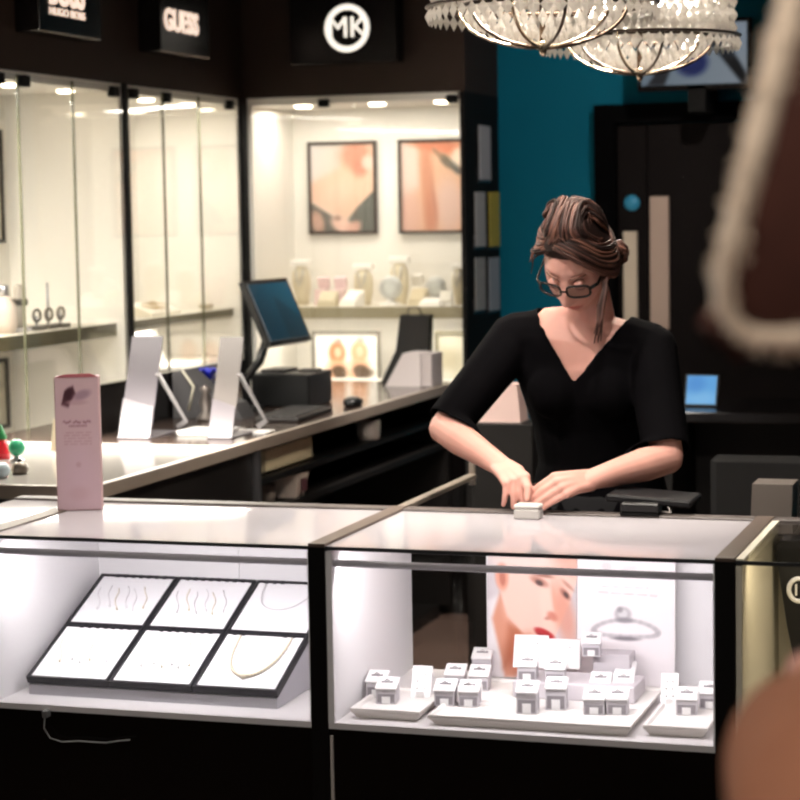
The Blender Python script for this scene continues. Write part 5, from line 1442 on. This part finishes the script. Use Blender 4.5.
cm.polygons.foreach_set('material_index', mi)
customer = bpy.data.objects.new('person', cm); COL.objects.link(customer); customer.location = cb
tag(customer, 'blurred customer at the right edge in a rust hood with cream fleece trim', 'person')
for sx in (-1, 1):
    c = V(sx*.031, -.0775, .010)
    b = MB(); b.ball(c, (.0125, .0115, .0105), 14, 10, M=CH); b.ball(c+V(0, -.0085, -.0015), (.0055, .0035, .0055), 10, 8, mi=1, M=CH); child('eye', b, [M_eye, M_iris], customer)
    b = MB(); b.tube([CH @ V(sx*(.015+.032*t), -.0915+.022*t*t, .0355+.004*math.sin(t*2.6)-.004*t) for t in [k/7 for k in range(8)]], [(.0018, .0028)]*8, 6); child('eyebrow', b, M_brow, customer)
M_aub = mat('auburn_hair', (92, 44, 26), .5, vary=.3, bscale=80)
b = MB(); b.ball((0, 0, 0), HEAD_R, 40, 30, M=CH, fn=lambda p, n: cap_fn(p, n)*(.97 if n.z > .3 else 1.0))
for k in range(44):
    sgn = 1 if k % 2 else -1; t = k/43
    P0 = V(sgn*(.02+.055*t), -.055+.10*t, .112-.05*t); P1 = V(sgn*(.080+.006*t), -.052+.10*t, .02); P2 = V(sgn*(.080-.012*t), -.050+.10*t, -.10); P3 = V(sgn*.070, -.075+.08*t, -.20-.03*random.random())
    b.tube([CH @ q for q in (P0, P0.lerp(P1, .5)+V(sgn*.012, 0, .008), P1, P1.lerp(P2, .5), P2, P3)], [.003, .006, .007, .007, .006, .002], 7)
child('hair', b, M_aub, customer)
co = MB(); ctor(co, .028)
for sx in (-1, 1): co.capsule([L(-.09, 0, -.30), L(-.085, sx*.165, -.315)], [.085, .08], 14)
co.tube([L(-.08, 0, -1.12), L(-.08, 0, -.95), L(-.08, 0, -.78)], [(.215, .165), (.21, .16), (.195, .145)], 26, flat=F)
for s_, e, w_ in ((csN, ceN, cwN), (csF, ceF, cwF)):
    co.capsule([s_, s_.lerp(e, .5), e], [.082, .078, .074], 16); co.capsule([e, e.lerp(w_, .5), e.lerp(w_, .92)], [.080, .078, .062], 16)
co.capsule([L(-.10, 0, -.27), L(-.09, 0, -.19)], [.115, .10], 16)
cj = remeshed(co, .008, 4); cj.transform(Matrix.Translation(-cb)); cj.materials.clear(); cj.materials.append(M_coat); cj.name = 'coat'
o = bpy.data.objects.new('coat', cj); COL.objects.link(o); o.parent = customer
tb2 = MB()
for sx in (-1, 1):
    kn, an = L(-.07, sx*.10, -1.18), L(-.10, sx*.10, zf+.09)
    tb2.tube([L(-.08, sx*.09, -.90), kn, kn.lerp(an, .4), an-UP*.02], [.10, .070, .064, .054], 16)
child('trousers', tb2, M_trs, customer)
for sx in (-1, 1):
    an = L(-.10, sx*.10, zf); b = MB()
    b.capsule([an+UP*.036-F*.035, an+UP*.04+F*.04, an+UP*.028+F*.15], [(.038, .034), (.044, .040), (.038, .024)], 14, flat=UP)
    child('shoe', b, M_black, customer)
# hood: shell of an egg, cut by a slanting front and a lower edge, both edged with fleece
AF, AS, AZ = .172, .150, .215
FC, FK, BC, BK = .0838, -.251, -.121, -.222
def shell(f, z, sg):
    q = 1-(f/AF)**2-(z/AZ)**2
    return L(f, sg*AS*math.sqrt(max(0, q)), z)
hb2 = MB(); NA, NB = 64, 40; vs = []; keep = []
loc_ = []
for i in range(NB+1):
    th = PI*i/NB
    for k in range(NA):
        a_ = 2*PI*k/NA; s_, z_, f_ = math.cos(th), math.sin(th)*math.sin(a_), math.sin(th)*math.cos(a_)
        loc_.append((f_*AF, s_*AS, z_*AZ))
def inside(c): return c[0] < FC+FK*c[2]+.002 and c[2] > BC+BK*c[0]-.002
fs = []
for i in range(NB):
    for k in range(NA):
        q = (i*NA+k, (i+1)*NA+k, (i+1)*NA+(k+1) % NA, i*NA+(k+1) % NA)
        c = [sum(loc_[j][ax] for j in q)/4 for ax in range(3)]
        if inside(c): fs.append(q)
used = sorted({j for q in fs for j in q}); ix = {j: n_ for n_, j in enumerate(used)}
hb2.add([L(*loc_[j]) for j in used], [[ix[j] for j in q] for q in fs], 0, True)
hood = child('hood', hb2, M_suede, customer); so = hood.modifiers.new('cloth', 'SOLIDIFY'); so.thickness = .010; so.offset = 0
def edge_pts(sg):
    # from the top of the front edge down to the corner, then back along the lower edge
    out = []
    zt = .19
    zs = (BC+BK*FC)/(1+BK*FK)
    f0 = FC+FK*zs
    for q in range(26):
        z_ = zt+(zs-zt)*q/25; out.append(shell(FC+FK*z_, z_, sg))
    for q in range(1, 16):
        f_ = f0+(-.13-f0)*q/15; out.append(shell(f_, BC+BK*f_, sg))
    return out
EP = edge_pts(1)[::-1]
loop = EP+edge_pts(-1)
for _ in range(6): loop = [loop[0]]+[loop[i]*.5+(loop[i-1]+loop[i+1])*.25 for i in range(1, len(loop)-1)]+[loop[-1]]
def rad(i): return .0108+.0005*math.sin(i*1.7)
fb_ = MB(); fb_.capsule(loop, [rad(i) for i in range(len(loop))], 14)
for k in range(1500):
    i = random.randrange(len(loop)-1); c = loop[i].lerp(loop[i+1], random.random())
    d_ = V(random.gauss(0, 1), random.gauss(0, 1), random.gauss(0, 1)).normalized()
    fb_.tube([c+d_*.009, c+d_*.0155+V(0, 0, -.002)], [.0018, .0006], 4)
child('hood_trim', fb_, M_fur, customer)
